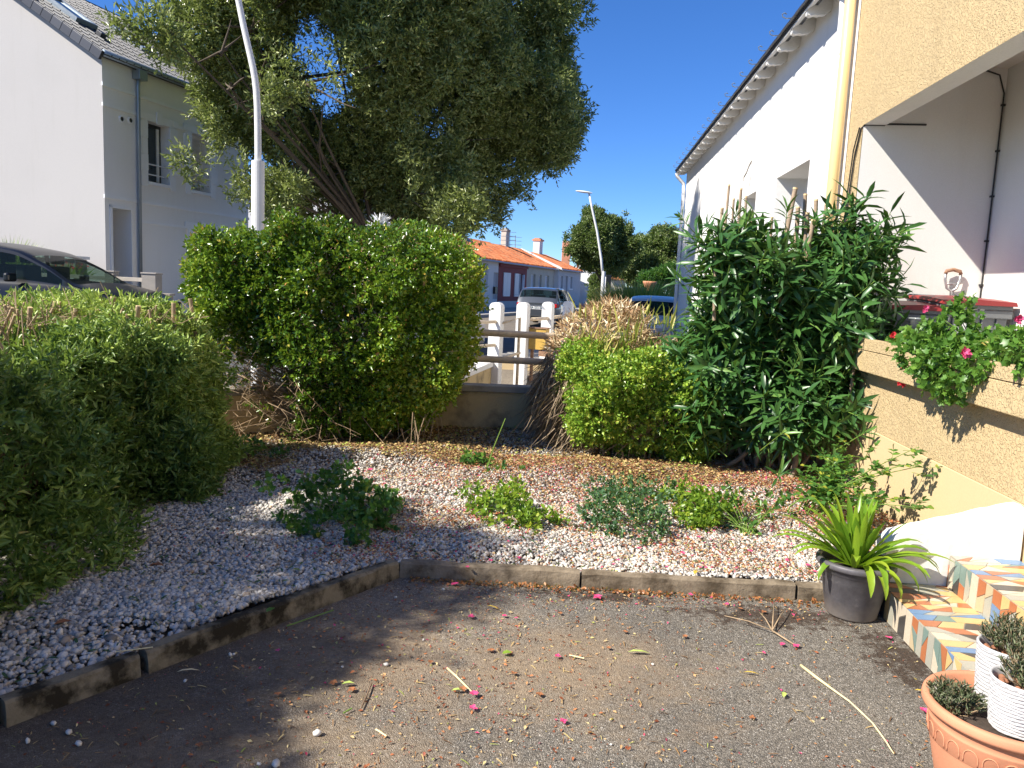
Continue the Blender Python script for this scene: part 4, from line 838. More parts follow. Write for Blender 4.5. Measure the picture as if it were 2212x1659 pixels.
pt = empty('terracotta_urn', W(1404,610,27), 'orange terracotta urn standing up above the yellow reeds', 'urn'); c = W(1404,612,27); mb = MB(); mb.lathe(c, [(.10,-.3),(.13,-.2),(.20,-.1),(.24,.0),(.25,.07),(.21,.07),(.18,.02)], 18); mb.build('bowl', M('terracotta_clay'), pt, smooth=True); mb = MB(); mb.box(c.x-.12,c.x+.12,26.88,27.12,0,c.z-.3); mb.build('pedestal', M('old_concrete'), pt)

# ------------------------------------------------------------------ cars
def car(label, loc, yaw, L, Wd, H, paint, prof, belt, glass_s, rear=True, plate=None, name='parked_car', grp='cars parked in the street'):
    """prof: list of (s, ztop) from rear 0 to front 1 (fraction of L, of H); belt: height fraction of H"""
    e = Vector((math.sin(yaw), math.cos(yaw), 0)); n = Vector((e.y, -e.x, 0)); loc = Vector(loc)
    o = empty(name, loc, label, 'car', grp)
    S = np.array([p[0] for p in prof]); Z = np.array([p[1] for p in prof])
    ns = 56; ss = np.linspace(0,1,ns+1); zt = np.interp(ss, S, Z)
    k = np.array([.25,.5,.25]); 
    for _ in range(2): zt[1:-1] = np.convolve(zt, k, 'valid')
    def half(s):   # plan shape
        return .5*Wd*(1-.10*max(0,(s-.82)/.18)**2.2-.10*max(0,(.10-s)/.10)**2)
    rows = []
    for s, z in zip(ss, zt):
        w = half(s); zb = min(belt*H+.03*H*(0.5-s), z*H-.05); zt_ = z*H; cab = max(0, (zt_-zb)/(H*(1-belt)))
        wr = w*(1-.20*cab); pts = [(w*.90,.17*H),(w*.985,.22*H),(w*1.0,.36*H),(w*1.0,.48*H),(w*.985,zb*.97)]
        for t in (0,.15,.3,.45,.6,.75,.9,1): pts.append((w*.965+(wr-w*.965)*t, zb+(zt_-.045-zb)*t))
        pts += [(wr*.93, zt_-.015),(wr*.75,zt_-.002),(wr*.5,zt_+.010),(wr*.25,zt_+.016),(0,zt_+.018)]
        rows.append(pts)
    m = len(rows[0]); full = 2*m-1
    def pt(i, j):
        a, z = rows[i][j] if j < m else rows[i][2*m-2-j]; a = -a if j >= m else a
        return loc + e*(ss[i]-.5)*L + n*a + Vector((0,0,z))
    V = [pt(i,j) for i in range(ns+1) for j in range(full)]
    body, glass = [], []
    for i in range(ns):
        s = (ss[i]+ss[i+1])/2
        for j in range(full-1):
            jj = j if j < m-1 else 2*m-3-j; f = (i*full+j, i*full+j+1, (i+1)*full+j+1, (i+1)*full+j); g = False
            if 6 <= jj <= 10 and glass_s[1]+.015 < s < glass_s[3]-.045:
                g = not any(abs(s-p) < .012 for p in glass_s[4]) and jj <= 10
            if jj >= 13 and (glass_s[0] < s < glass_s[1]-.008 or glass_s[2]+.008 < s < glass_s[3]): g = True
            (glass if g else body).append(f)
    wh_r = .31*Wd/1.79*1.02; ws = [(.19, 1),(.81, 1)]
    body = [f for f in body]
    caps = [tuple(range(full))[::-1], tuple(range(ns*full, ns*full+full))]
    def part(nm, fs, mat, cap=False):
        used = sorted(set(i for f in fs for i in f)); mp = {u:i for i, u in enumerate(used)}
        mb = MB(); mb.v = [tuple(V[u]) for u in used]; mb.f = [[mp[i] for i in f] for f in fs]; mb.r = [.5]*len(fs)
        if cap:
            for c in caps: mb.add([V[i] for i in c], [tuple(range(len(c)))], .5)
        return mb.build(nm, mat, o, smooth=True)
    b_ = part('body', body, M(paint), True); m_ = b_.modifiers.new('edge', 'EDGE_SPLIT'); m_.split_angle = R(32)
    if glass: g_ = part('windows', glass, M('car_glass'))
    mb = MB(); B = lambda s0,s1,a,b,z0,z1: mb.hexa([loc+e*(s-.5)*L+n*x+Vector((0,0,z)) for z in (z0,z1) for s,x in ((s0,a),(s1,a),(s1,b),(s0,b))])
    B(.12,.8,-Wd*.42,Wd*.42,.2*H,.5*H); 
    for s0 in (.36,.55):
        for sx in (-1,1): B(s0,s0+.035,sx*Wd*.22-.22,sx*Wd*.22+.22,.5*H,.80*H); B(s0,s0+.03,sx*Wd*.22-.12,sx*Wd*.22+.12,.82*H,.93*H)
    mb.build('seats', M('dim_room'), o, bevel=.03)
    for s0, _ in ws:
        for sx in (-1,1):
            c = loc+e*(s0-.5)*L+n*sx*(Wd*.5-.10)+Vector((0,0,wh_r)); a = n*sx
            def disc(mb, prof_):
                K = 26; base = len(mb.v); 
                for ra, d in prof_:
                    for q in range(K): th = 2*PI*q/K; mb.v.append(tuple(c+a*d+e*ra*math.cos(th)+Vector((0,0,ra*math.sin(th)))))
                for j in range(len(prof_)-1):
                    for q in range(K): mb.f.append([base+j*K+q,base+j*K+(q+1)%K,base+(j+1)*K+(q+1)%K,base+(j+1)*K+q]); mb.r.append(.5)
            mb = MB(); disc(mb, [(wh_r*.62,.085),(wh_r*.7,.112),(wh_r*.93,.112),(wh_r,.09),(wh_r,-.1),(wh_r*.6,-.11)]); wl = mb.build('wheel', M('tyre'), o, smooth=True)
            mb = MB(); disc(mb, [(wh_r*.62,.1),(wh_r*.60,.075),(wh_r*.2,.06),(.001,.06)]); 
            for q in range(5):
                th = 2*PI*q/5; d = e*math.cos(th)+Vector((0,0,math.sin(th))); t_ = a.cross(d); mb.hexa([c+a*x+d*y+t_*z for x in (.065,.095) for y,z in ((.03,-.03),(wh_r*.6,-.018),(wh_r*.6,.018),(.03,.03))])
            mb.build('rim', M('alloy'), wl)
    for sx in (-1,1):
        mb = MB(); p = loc+e*(glass_s[2]-.03-.5)*L+n*sx*(Wd*.5+.02)+Vector((0,0,belt*H+.02))
        mb.hexa([p+e*x*.06+n*sx*y+Vector((0,0,z)) for z in (0,.13) for x,y in ((-1,0),(1,0),(.6,.19),(-.8,.19))]); mb.build('wing_mirror', M(paint), o, bevel=.03)
    if rear:
        for sx in (-1,1):
            mb = MB(); mb.hexa([loc+e*(s-.5)*L+n*sx*x+Vector((0,0,z)) for z in (.50*H,.60*H) for s,x in ((-.004,Wd*.28),(-.004,Wd*.455),(.055,Wd*.492),(.03,Wd*.28))]); mb.build('tail_light', M('red_lens'), o, bevel=.02)
        mb = MB(); mb.hexa([loc+e*(s-.5)*L+n*x+Vector((0,0,z)) for z in (.20*H,.29*H) for s,x in ((-.008,-Wd*.4),(-.008,Wd*.4),(.02,Wd*.42),(.02,-Wd*.42))]); mb.build('bumper_trim', M('black_plastic'), o, bevel=.02)
        mb = MB(); q = lambda x,z,dd=-.004: loc+e*((dd-.5)*L)+n*x+Vector((0,0,z)); zc = .485*H if plate else .42*H
        mb.quad(q(-.27,zc-.06),q(.27,zc-.06),q(.27,zc+.06),q(-.27,zc+.06)); pl = mb.build('number_plate', M('plate_white'), o)
        mb = MB(); mb.hexa([q(x,z,s) for z in (zc+.075,zc+.10) for s,x in ((-.008,-.36),(-.008,.36),(0,.36),(0,-.36))]); mb.build('chrome_strip', M('alloy'), o)
        if plate:
            cu = bpy.data.curves.new('plate_lettering', 'FONT'); cu.body = plate; cu.size = .115; cu.align_x = 'CENTER'; cu.align_y = 'CENTER'; cu.extrude = .001; cu.offset = .0015
            tmp = bpy.data.objects.new('tmp_text', cu); COL.objects.link(tmp); bpy.context.view_layer.update(); tm = bpy.data.meshes.new_from_object(tmp.evaluated_get(bpy.context.evaluated_depsgraph_get())); bpy.data.objects.remove(tmp); tm.materials.clear(); tm.materials.append(M('plate_ink')); to = bpy.data.objects.new('plate_lettering', tm); COL.objects.link(to); pp = q(0,zc,-.006)
            to.location = pp; to.rotation_euler = (PI/2, 0, -yaw); to.parent = pl; to.matrix_parent_inverse = parent_inv(pl)
    return o
MPV = [(0,.60),(.012,.66),(.05,.80),(.095,.97),(.2,1.0),(.45,1.0),(.58,.95),(.70,.80),(.78,.66),(.86,.615),(.95,.56),(.985,.47),(1,.40)]
HATCH = [(0,.58),(.015,.62),(.05,.68),(.13,.93),(.25,1.0),(.45,1.0),(.56,.93),(.69,.72),(.75,.66),(.88,.61),(.96,.54),(1,.42)]
sc_ = W(1153,700,31); yw = R(14)
car('parked silver grey family car seen from behind, its number plate between the white posts', (sc_.x+.10+2.1*math.sin(yw), 31+2.1, .0), yw, 4.35, 1.80, 1.56, 'paint_grey', MPV, .60, (.035,.105,.60,.76,(.33,.52)), True, 'EA-533-SM')
pr_ = W(1440,640,21); car('low silver hatchback seen from behind between the reeds and the oleander', (pr_.x+.12, 22.6, -.02), R(14), 4.2, 1.76, 1.50, 'paint_silver', HATCH, .62, (.03,.13,.56,.71,(.36,.5)), True, '  JU')
car('silver car with only its front wing and wheel showing right of the hedge', (W(1040,690,17.6).x-2.12, 17.9, 0), R(78), 4.2, 1.76, 1.46, 'paint_silver', HATCH, .62, (.03,.13,.56,.71,(.36,.5)), True)
car('black car on the left seen over the clipped hedge, a picket fence showing through its windows', (-7.98, 12.6, .27), R(90), 4.35, 1.80, 1.62, 'paint_black', MPV, .63, (.035,.10,.62,.80,(.30,.47)), True)
p_ = W(1325,648,46); car('dark blue car far down the street beside the grey gate pillar', (p_.x+.6, 46, 0), R(14), 4.2, 1.76, 1.55, 'paint_navy', HATCH, .62, (.03,.13,.56,.71,(.36,.5)), True)
# ------------------------------------------------------------------ big tree
def tree(name, label, spheres, nseed, amp, ncl, per, L, Wd, depth, leaf, base, trunk_r, lo=None, hi=None, squash=.92, tw=.22, th=None, barkm='bark', kind='diamond', cat='tree', grp=None, outlift=.3, zmax=None, inset=0):
    o = empty(name, base, label, cat, grp); nz = fnoise(nseed, 2.6/max(.5,depth), amp, 3)
    C = np.array([s[:3] for s in spheres]); Rr = np.array([s[3] for s in spheres])
    def f(p):
        d = np.full(len(p), 1e9)
        for c, r_ in zip(C, Rr): d = np.minimum(d, np.linalg.norm((p-c)/np.array([1,1,squash]), axis=1)-r_)
        d = d + nz(p) + inset
        return np.maximum(d, p[:,2]-zmax) if zmax else d
    l = (C-Rr[:,None]).min(0)-amp; h = (C+Rr[:,None]).max(0)+amp
    gap = fnoise(nseed+5, 3.2/max(.5,depth), 1, 3)
    Cl, A = foliage('crown', f, l, h, ncl, per, L, Wd, depth, leaf, o, kind=kind, tw=tw, up=outlift, out=.75, rnds=.6, keep=lambda p: np.clip(.8+.8*gap(p), .10, 1), falloff=.8)
    segs = []; b = Vector(base); top = Vector(C.mean(0)); fork = b + (top-b)*.42
    segs.append((bez(b, b+Vector((.05,0,.6)), fork-Vector((0,0,.5)), fork, 6), [trunk_r*(1.15-.5*i/6) for i in range(7)]))
    for c, r_ in zip(C, Rr):
        c = Vector(c); pts = bez(fork, fork+Vector((0,0,.3*trunk_r*10)), c-Vector((0,0,r_*.4)), c, 6); segs.append((pts, [trunk_r*(.38-.32*i/6) for i in range(7)]))
        for _ in range(3):
            d = Vector((random.gauss(0,1),random.gauss(0,1),random.gauss(.2,.8))).normalized(); segs.append((bez(c-d*.1, c+d*r_*.4, c+d*r_*.7+rv(.1), c+d*r_*.98, 4), [trunk_r*(.2-.17*i/4) for i in range(5)]))
    twigs('trunk', segs, M(barkm), o, 7); return o, Cl, A
def SP(px, py, Y, r): p = W(px, py, Y); return (p.x, p.y, p.z, r*Y/1662)
big = [SP(780,150,18.64,300),SP(545,60,15.9,150),SP(480,110,14.9,66),SP(372,78,13.75,24),SP(655,395,17.2,90),SP(760,430,18,95),SP(690,320,16.5,110),SP(640,400,16.75,85),SP(600,290,16.41,150),SP(900,300,18.59,215),SP(1040,220,20.47,190),SP(1120,110,21.17,120),SP(1190,215,21.13,62),SP(1170,325,21.06,58),SP(1060,390,19.99,100),SP(870,420,18.00,100),SP(1000,0,20.34,230),SP(700,-120,17.72,300),SP(1080,-60,21.60,160),SP(575,400,15.97,58),SP(1075,480,19.89,40),SP(500,190,15.2,50),SP(740,370,17.63,105),SP(560,170,15.8,105),SP(660,180,15.83,170),SP(960,455,19.11,70)]
bt, _, _ = tree('evergreen_tree', 'large olive green evergreen tree filling the sky above the big hedge', big, 5, .45, 52000, 9, .13, .042, 1.5, M('tree_leaf'), (-3.4,18.2,0), .15, tw=.30, zmax=9.3, inset=.25)
tree('evergreen_tree', 'small round evergreen tree beside the leaning lamp down the street', [SP(1295,515,40,54),SP(1250,535,40,24),SP(1335,545,40,34),SP(1285,470,40,22),SP(1340,500,40,24),SP(1275,555,40,26),SP(1315,565,40,26)], 11, .18, 9500, 8, .15, .06, .7, M('dark_tree_leaf'), tuple(G(1310,655,0).xy/G(1310,655,0).y*40)+(0,), .17, tw=.3)
tree('evergreen_tree', 'darker evergreen tree behind and right of the small round tree', [SP(1385,555,50,42),SP(1415,540,50,34),SP(1375,585,50,26),SP(1405,590,50,30),SP(1350,572,50,24),SP(1385,520,50,18)], 13, .3, 5200, 8, .2, .075, .9, M('dark_tree_leaf'), tuple(G(1370,655,0).xy/G(1370,655,0).y*50)+(0,), .2, tw=.35)
tree('evergreen_tree', 'dense dark green tree partly hidden by the oleander on its left side', [SP(1440,560,42,55),SP(1470,590,42,50),SP(1430,600,42,40),SP(1500,560,42,60)], 17, .3, 4200, 8, .18, .07, .9, M('dark_tree_leaf'), tuple(G(1450,655,0).xy/G(1450,655,0).y*42)+(0,), .18, tw=.3)
tree('bush', 'bright green bush under the dark trees, left of the oleander', [SP(1420,598,34,18),SP(1440,592,34,18),SP(1400,606,34,14)], 19, .1, 1500, 7, .12, .04, .4, M('rose_leaf'), W(1420,640,34), .05, tw=.2, cat='bush')
tree('flowering_bush', 'bush with pink flowers behind the small tree trunk', [SP(1288,622,55,18),SP(1290,640,55,20),SP(1283,604,55,12)], 23, .15, 900, 7, .2, .08, .5, M('dark_tree_leaf'), W(1288,655,55), .05, tw=.2, cat='bush')
# spiky reeds (yellow green)
def blades(name, n, center, spread, h, w, mat, parent=None, lean=.45, kind='blade', dropf=0, seed=0):
    c = np.array(center); a = rng.random(n)*6.28; r_ = np.sqrt(rng.random(n)); P = c + np.stack([np.cos(a)*r_*spread[0], np.sin(a)*r_*spread[1], np.zeros(n)], 1)
    D = np.stack([np.cos(a)*r_*lean+rng.normal(size=n)*.15, np.sin(a)*r_*lean+rng.normal(size=n)*.15, np.ones(n)], 1)
    return leaves_obj(name, P, D, np.stack([np.cos(a), np.sin(a), np.full(n,.3)], 1)*-1, h*rng.uniform(.6,1.05,n), w*rng.uniform(.7,1.2,n), rng.random(n), mat, parent, kind)
c = W(1410,660,24); rd = blades('reed_clump', 3600, (c.x-.15,25.2,.3), (.95,.8), 1.75, .022, M('reed_leaf')); tag(rd, 'yellow green clump of tall reeds behind the dry clump', 'reeds')
c = W(60,640,15.2); rs = blades('grassy_shrub', 420, (c.x-.35,15.3,1.3), (.22,.2), .85, .012, M('long_hedge_leaf'), lean=.5); tag(rs, 'grey green wispy shrub rising behind the black car', 'shrub')
fl = empty('red_flower_plant', W(140,600,15.3), 'red flowering plant beside the white topped block left of the tall house', 'plant'); c = W(138,575,15.35)
blades('stems', 120, (c.x,c.y,c.z-.35), (.35,.1), .5, .03, M('long_hedge_leaf'), fl, lean=.7); n = 40; P = np.array([c.x,c.y,c.z]) + rng.normal(size=(n,3))*np.array([.22,.05,.07]); leaves_obj('flowers', P, rng.normal(size=(n,3)), rng.normal(size=(n,3)), .045, .05, rng.random(n), M('red_petal'), fl, 'oval')['kind'] = 'stuff'

tree('shade_tree', 'open crowned tree standing just outside the view on the left, shading the hedge and pebbles', [(-6.0,.7,4.7,.8),(-6.1,1.8,4.5,.7),(-6.2,-.3,4.6,.9),(-5.8,1.4,5.1,.55),(-6.1,2.6,4.4,.5),(-6.6,.7,4.6,.9),(-5.5,.9,4.9,.45),(-5.9,-.9,4.9,.6)], 29, .2, 4300, 8, .09, .035, .8, M('tree_leaf'), (-6.8,.7,0), .12, tw=.2)
# ------------------------------------------------------------------ left hedge
lhg = empty('clipped_hedge', (-3,4,0), 'long low green hedge with cut bare twig ends, running along the left side', 'hedge')
nz = fnoise(31, 2.6, .085, 4); nz2 = fnoise(32, 9, .05, 2)
def fL(p):
    q = p.copy(); q[:,0] = q[:,0] + (q[:,2]-.6)*.10 - .015*np.sin(q[:,1]*2.1)
    return rbox(q, (-3.05,3.75,.58), (.76,2.42,.66), .28, .03) + nz(p) + nz2(p)
gapL = fnoise(35, 2.4, 1, 3); 
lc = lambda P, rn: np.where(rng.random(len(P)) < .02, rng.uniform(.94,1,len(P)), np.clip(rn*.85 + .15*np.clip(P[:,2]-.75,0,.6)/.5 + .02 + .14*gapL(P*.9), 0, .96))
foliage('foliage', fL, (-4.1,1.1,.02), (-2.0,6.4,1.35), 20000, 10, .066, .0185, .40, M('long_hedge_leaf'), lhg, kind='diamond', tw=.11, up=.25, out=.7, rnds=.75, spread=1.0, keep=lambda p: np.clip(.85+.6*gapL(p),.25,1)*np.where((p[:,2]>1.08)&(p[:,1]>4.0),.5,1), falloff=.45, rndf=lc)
segs = []
for _ in range(420):
    x, y = random.uniform(-3.7,-2.6), random.uniform(1.6,6.05); b = Vector((-3.05+(x+3.05)*.4, y+random.uniform(-.1,.1), .02)); z = random.uniform(.6,1.08); segs.append((bez(b, b+Vector((0,0,.4)), Vector((x,y,z-.3)), Vector((x+random.uniform(-.06,.06),y+random.uniform(-.06,.06),z)), 5), [.011-.0015*i for i in range(6)]))
twigs('branches', segs, M('twig'), lhg)
mb = MB(); mc = MB()
for _ in range(170):
    y = random.uniform(4.3,6.15); x = random.uniform(-3.75, -2.95 if y < 5.3 else -2.5); h = random.choice([.04,.07,.1,.14]); r_ = random.choice([.002,.003,.004,.006,.009]); d = Vector((random.gauss(0,.35),random.gauss(0,.35),1)).normalized(); b = Vector((x,y,random.uniform(1.17,1.25))); mb.tube([b-d*.15, b+d*h], r_, 6, False); mc.tube([b+d*h, b+d*(h+.004)], r_, 6)
for x, y, h, r_ in ((-2.95,5.4,.13,.018),(-3.05,5.3,.12,.016),(-2.95,5.6,.2,.02),(-2.55,5.75,.17,.016),(-2.62,5.3,.16,.018),(-3.1,4.9,.14,.015),(-2.5,6.0,.2,.016),(-3.3,5.5,.15,.013)):
    d = Vector((random.gauss(0,.2),random.gauss(0,.1),1)).normalized(); b = Vector((x,y,1.18)); mb.tube([b-d*.2, b+d*h], r_, 8, False); mc.tube([b+d*h, b+d*(h+.006)], r_*1.02, 8)
for _ in range(260):
    y = random.uniform(4.4,6.15); x = random.uniform(-3.7, -2.95 if y < 5.3 else -2.45); d = Vector((random.gauss(0,1),random.gauss(0,1),.35)).normalized(); b = Vector((x,y,1.22)); mb.tube([b, b+d*.1+rv(.02), b+d*random.uniform(.16,.3)], .0022, 4, False)
mb.build('cut_twigs', M('twig_pale'), lhg, smooth=True); mc.build('cut_ends', M('cut_wood'), lhg)['kind'] = 'stuff'

# ------------------------------------------------------------------ big hedge in the middle
bh = empty('clipped_hedge', (-1.6,7.4,0), 'big round topped glossy green hedge in the middle, in front of the garden wall', 'hedge')
nz3 = fnoise(41, 3.0, .028, 4); nz4 = fnoise(42, 9, .06, 2)
def fB(p):
    q = p.copy(); t = np.clip((1.05-q[:,2])/.9, 0, 1); k = 1-.46*t**1.25; cx = -1.62+.12*t; q[:,0] = (q[:,0]-cx)/k; q[:,1] = (q[:,1]-7.42)/(1-.35*t)
    return rbox(q, (0,0,1.05), (1.26,.66,.93), .26)*.9 + nz3(p) + nz4(p)
gapB = fnoise(45, 3.4, 1, 3)
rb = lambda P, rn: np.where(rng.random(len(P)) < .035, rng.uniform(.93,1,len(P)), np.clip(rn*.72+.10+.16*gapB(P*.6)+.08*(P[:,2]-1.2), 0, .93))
bare = lambda P: np.where((P[:,0] < -1.95) & (P[:,2] < .80), .12, 1)*np.where((P[:,0] < -2.35) & (P[:,2] < 1.1), .45, 1)
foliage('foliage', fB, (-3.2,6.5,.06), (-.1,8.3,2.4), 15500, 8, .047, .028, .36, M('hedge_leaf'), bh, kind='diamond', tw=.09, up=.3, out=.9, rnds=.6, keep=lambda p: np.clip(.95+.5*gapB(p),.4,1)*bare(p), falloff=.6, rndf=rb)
C = sample(fB, (-3.0,6.5,1.55), (-.3,8.2,2.3), 420, .10); C = C[(rng.random(len(C)) < .9)]; n = len(C)*6; P = np.repeat(C,6,0)+rng.normal(size=(n,3))*.02
leafmat('faded_bloom', [(0,(.55,.22,.12)),(.6,(.62,.36,.25)),(1,(.75,.62,.5))], .7, .3); leaves_obj('faded_blossom', P, rng.normal(size=(n,3))+np.array([0,0,.5]), rng.normal(size=(n,3)), .016, .009, rng.random(n), M('faded_bloom'), bh, 'diamond')
segs = []
for i in range(26):
    a = random.uniform(0,6.28); b = Vector((-1.50+random.gauss(0,.22), 7.5+random.gauss(0,.12), 0)); t = Vector((-1.62+random.uniform(-1.15,1.15), 7.42+random.uniform(-.55,.55), random.uniform(1.0,1.9))); segs.append((bez(b, b+Vector(((t.x-b.x)*.15,(t.y-b.y)*.2,.35)), b+(t-b)*.65, t, 7), [.02-.0023*k for k in range(8)]))
    for _ in range(9):
        s = b+(t-b)*random.uniform(.3,1); e_ = s+Vector((random.gauss(0,.3),random.gauss(0,.25),random.gauss(.1,.2))); segs.append(([s, (s+e_)/2+rv(.04), e_], [.006,.004,.002]))
for i in range(150):   # bare dead twigs low on the left
    b = Vector((-1.75+random.uniform(-.25,.2), 7.35+random.uniform(-.3,.2), random.uniform(.05,.55))); t = Vector((random.uniform(-2.75,-1.7), random.uniform(6.75,7.4), random.uniform(.12,.95))); m = (b+t)/2+rv(.1); segs.append(([b, m, t, t+rv(.12)], [.007,.005,.003,.002]))
    for _ in range(3): s = m+(t-m)*random.random(); segs.append(([s, s+rv(.1), s+rv(.2)], [.003,.002,.0015]))
for i in range(40):
    b = Vector((-1.4+random.uniform(-.35,.7), 7.2+random.uniform(-.3,.2), random.uniform(.2,.5))); t = b+Vector((random.gauss(0,.15),random.gauss(-.1,.1),-random.uniform(.1,.4))); segs.append(([b,(b+t)/2+rv(.03),t],[.004,.003,.002]))
twigs('branches', segs, M('twig_pale'), bh)
# spiky white bloom over the hedge
c = W(820,478,8.3); n = 60; th = rng.random(n)*6.28; ph = rng.uniform(-.1,1.2,n); D = np.stack([np.cos(th)*np.cos(ph), np.sin(th)*np.cos(ph)*.6, np.sin(ph)+.05], 1)
sb = empty('white_spiky_bloom', (c.x,8.3,0), 'white spiky bloom head peeping over the top of the big hedge', 'flower'); leaves_obj('petals', np.tile([c.x,8.3,c.z-.04],(n,1)), D, rng.normal(size=(n,3)), .15, .018, rng.random(n), M('white_petal'), sb, 'blade'); mb = MB(); mb.tube([(c.x,8.3,.5),(c.x,8.3,c.z-.03)], .01, 6); mb.build('stem', M('green_stem'), sb)

# ------------------------------------------------------------------ dry clump and bright shrub
dc = empty('dry_clump', (1.05,7.75,0), 'straw coloured clump of cut back strap leaves above the bright shrub', 'plant')
nz5 = fnoise(51, 5, .06, 3)
def fD(p): return np.minimum(sphere(p, (.98,7.72,.78), .62, (1,.9,1.0)), sphere(p, (1.45,7.72,.74), .52, (1,.9,1.0)))+nz5(p)
C = sample(fD, (.1,6.9,.02), (2.1,8.5,1.6), 11000, .16, .5); g = grad(fD, C); n = len(C); up = np.clip((C[:,2]-.75)/.5, -1, 1)
D = g*.6 + np.stack([rng.normal(size=n)*.75, rng.normal(size=n)*.75, up*.35-.1+rng.normal(size=n)*.6], 1)
dark = (C[:,0] < .72) & (C[:,2] < .95)
m = ~dark; leaves_obj('cut_leaves', C[m], D[m], rng.normal(size=(m.sum(),3))+g[m], rng.uniform(.05,.15,m.sum()), rng.uniform(.008,.018,m.sum()), rng.random(m.sum())*.95, M('dry_leaf'), dc, 'blade')
m = dark; D2 = D[m]*.4+np.array([-.15,-.15,-1.0]); leaves_obj('hanging_dead_leaves', C[m], D2, g[m]+rng.normal(size=(m.sum(),3))*.4, rng.uniform(.18,.42,m.sum()), rng.uniform(.006,.013,m.sum()), rng.random(m.sum()), M('dry_dark_leaf'), dc, 'blade')
n = 900; a = rng.random(n)*6.28; P = np.stack([.62+rng.normal(size=n)*.16, 7.55+rng.normal(size=n)*.2, rng.uniform(.15,.75,n)], 1); leaves_obj('hanging_thatch', P, np.stack([-.5+rng.normal(size=n)*.35, -.25+rng.normal(size=n)*.35, -.9+rng.normal(size=n)*.25], 1), rng.normal(size=(n,3)), rng.uniform(.2,.5,n), rng.uniform(.005,.01,n), rng.random(n), M('dry_dark_leaf'), dc, 'blade')
n = 170; P = np.stack([rng.normal(.9,.18,n), rng.normal(7.22,.08,n), rng.normal(.98,.10,n)], 1); leaves_obj('green_blades', P, np.stack([rng.normal(0,.35,n), -.35+rng.normal(0,.3,n), .9+rng.normal(0,.3,n)], 1), rng.normal(size=(n,3)), rng.uniform(.14,.32,n), rng.uniform(.008,.016,n), rng.random(n), M('reed_leaf'), dc, 'blade')
mb = MB()
for i in range(16):
    b = Vector((random.uniform(1.1,1.6), 7.1+random.uniform(-.1,.1), random.uniform(.8,1.0))); t = b+Vector((random.uniform(.1,.55), random.uniform(-.1,.1), random.uniform(.25,.62))); pts = bez(b, b+Vector((.05,0,.3)), t-Vector((.1,0,.02)), t, 7); mb.tube(pts, [.005-.0006*k for k in range(8)], 4, False)
mb.build('long_green_blades', M('green_stem'), dc)
n = 60; P = np.stack([rng.uniform(.55,1.75,n), 7.7+rng.normal(size=n)*.2, 1.28+rng.normal(size=n)*.04], 1); leaves_obj('upright_blades', P, np.stack([rng.normal(0,.35,n), rng.normal(0,.2,n), np.ones(n)], 1), rng.normal(size=(n,3)), rng.uniform(.10,.26,n), rng.uniform(.010,.02,n), rng.random(n), M('reed_leaf'), dc, 'blade')

gs = empty('green_shrub', (1.15,6.95,0), 'low bright yellow green leafy shrub in front of the dry clump', 'shrub')
nz6 = fnoise(61, 4, .09, 4)
def fG(p):
    q = p.copy(); t = np.clip((.55-q[:,2])/.5, 0, 1); q[:,1] = (q[:,1]-6.95)/(1-.3*t)
    return np.minimum(rbox(q, (.92,0,.63), (.40,.36,.44), .25), rbox(q, (1.35,0,.50), (.48,.34,.40), .25))+nz6(p)
foliage('foliage', fG, (.3,6.4,.02), (2.0,7.5,1.25), 5200, 8, .037, .024, .24, M('bright_leaf'), gs, tw=.075, up=.3, out=.9, rnds=.6, falloff=.42, rndf=lambda P, rn: np.clip(rn+.12-.25*np.clip(P[:,0]-1.3,0,1),0,1))
segs = []
for i in range(40): b = Vector((1.1+random.gauss(0,.2),7.0+random.gauss(0,.1),0)); t = Vector((random.uniform(.6,1.75),6.95+random.uniform(-.3,.3),random.uniform(.4,.95))); segs.append((bez(b,b+Vector((0,0,.2)),b+(t-b)*.7,t,5), [.008-.001*k for k in range(6)]))
twigs('branches', segs, M('twig_pale'), gs)

# ------------------------------------------------------------------ oleander
ol = empty('oleander', (2.35,7.0,0), 'tall dark green oleander with long glossy leaves and sawn off stems, before the white house', 'shrub')
nz7 = fnoise(71, 2.6, .14, 3)
def fO(p):
    q = p.copy(); t = np.clip((.75-q[:,2])/.75, 0, 1); q[:,0] = (q[:,0]-2.27)/(1-.26*t); q[:,1] = (q[:,1]-6.9)/(1-.2*t)
    return rbox(q, (0,0,1.17), (.79,.58,.95), .32)+nz7(p)
C = sample(fO, (1.1,6.1,.12), (3.5,7.8,2.4), 820, .5, .5); g = grad(fO, C); n = len(C); per = 13
A = nrm(g*.75+np.array([0,0,.7])+rng.normal(size=(n,3))*.38); X = nrm(np.cross(A, rng.normal(size=(n,3)))); Y = np.cross(A, X); i_ = np.tile(np.arange(per), n)
ph = (i_//3)*1.05+(i_%3)*2.094+np.repeat(rng.random(n)*6.28, per); t = ((i_//3)/4.0)[:,None]
A2, X2, Y2 = [np.repeat(v, per, 0) for v in (A,X,Y)]; rad = X2*np.cos(ph)[:,None]+Y2*np.sin(ph)[:,None]
P = np.repeat(C, per, 0)+A2*.26*(t-.5); D = nrm(rad*(1.25-.5*t)+A2*(.15+.65*t)+rng.normal(size=(n*per,3))*.22+np.array([0,0,-.25])*(1-t))
leaves_obj('leaves', P, D, A2+rng.normal(size=(n*per,3))*.15, rng.uniform(.14,.225,n*per), rng.uniform(.033,.046,n*per), np.repeat(rng.random(n),per)*.35+rng.random(n*per)*.65, M('oleander_leaf'), ol, 'lance')
mb = MB()
for c_, a_ in zip(C, A): c_, a_ = Vector(c_), Vector(a_); mb.tube([c_-a_*.22, c_+a_*.14], [.005,.003], 5, False)
mb.build('green_stems', M('green_stem'), ol, smooth=True)
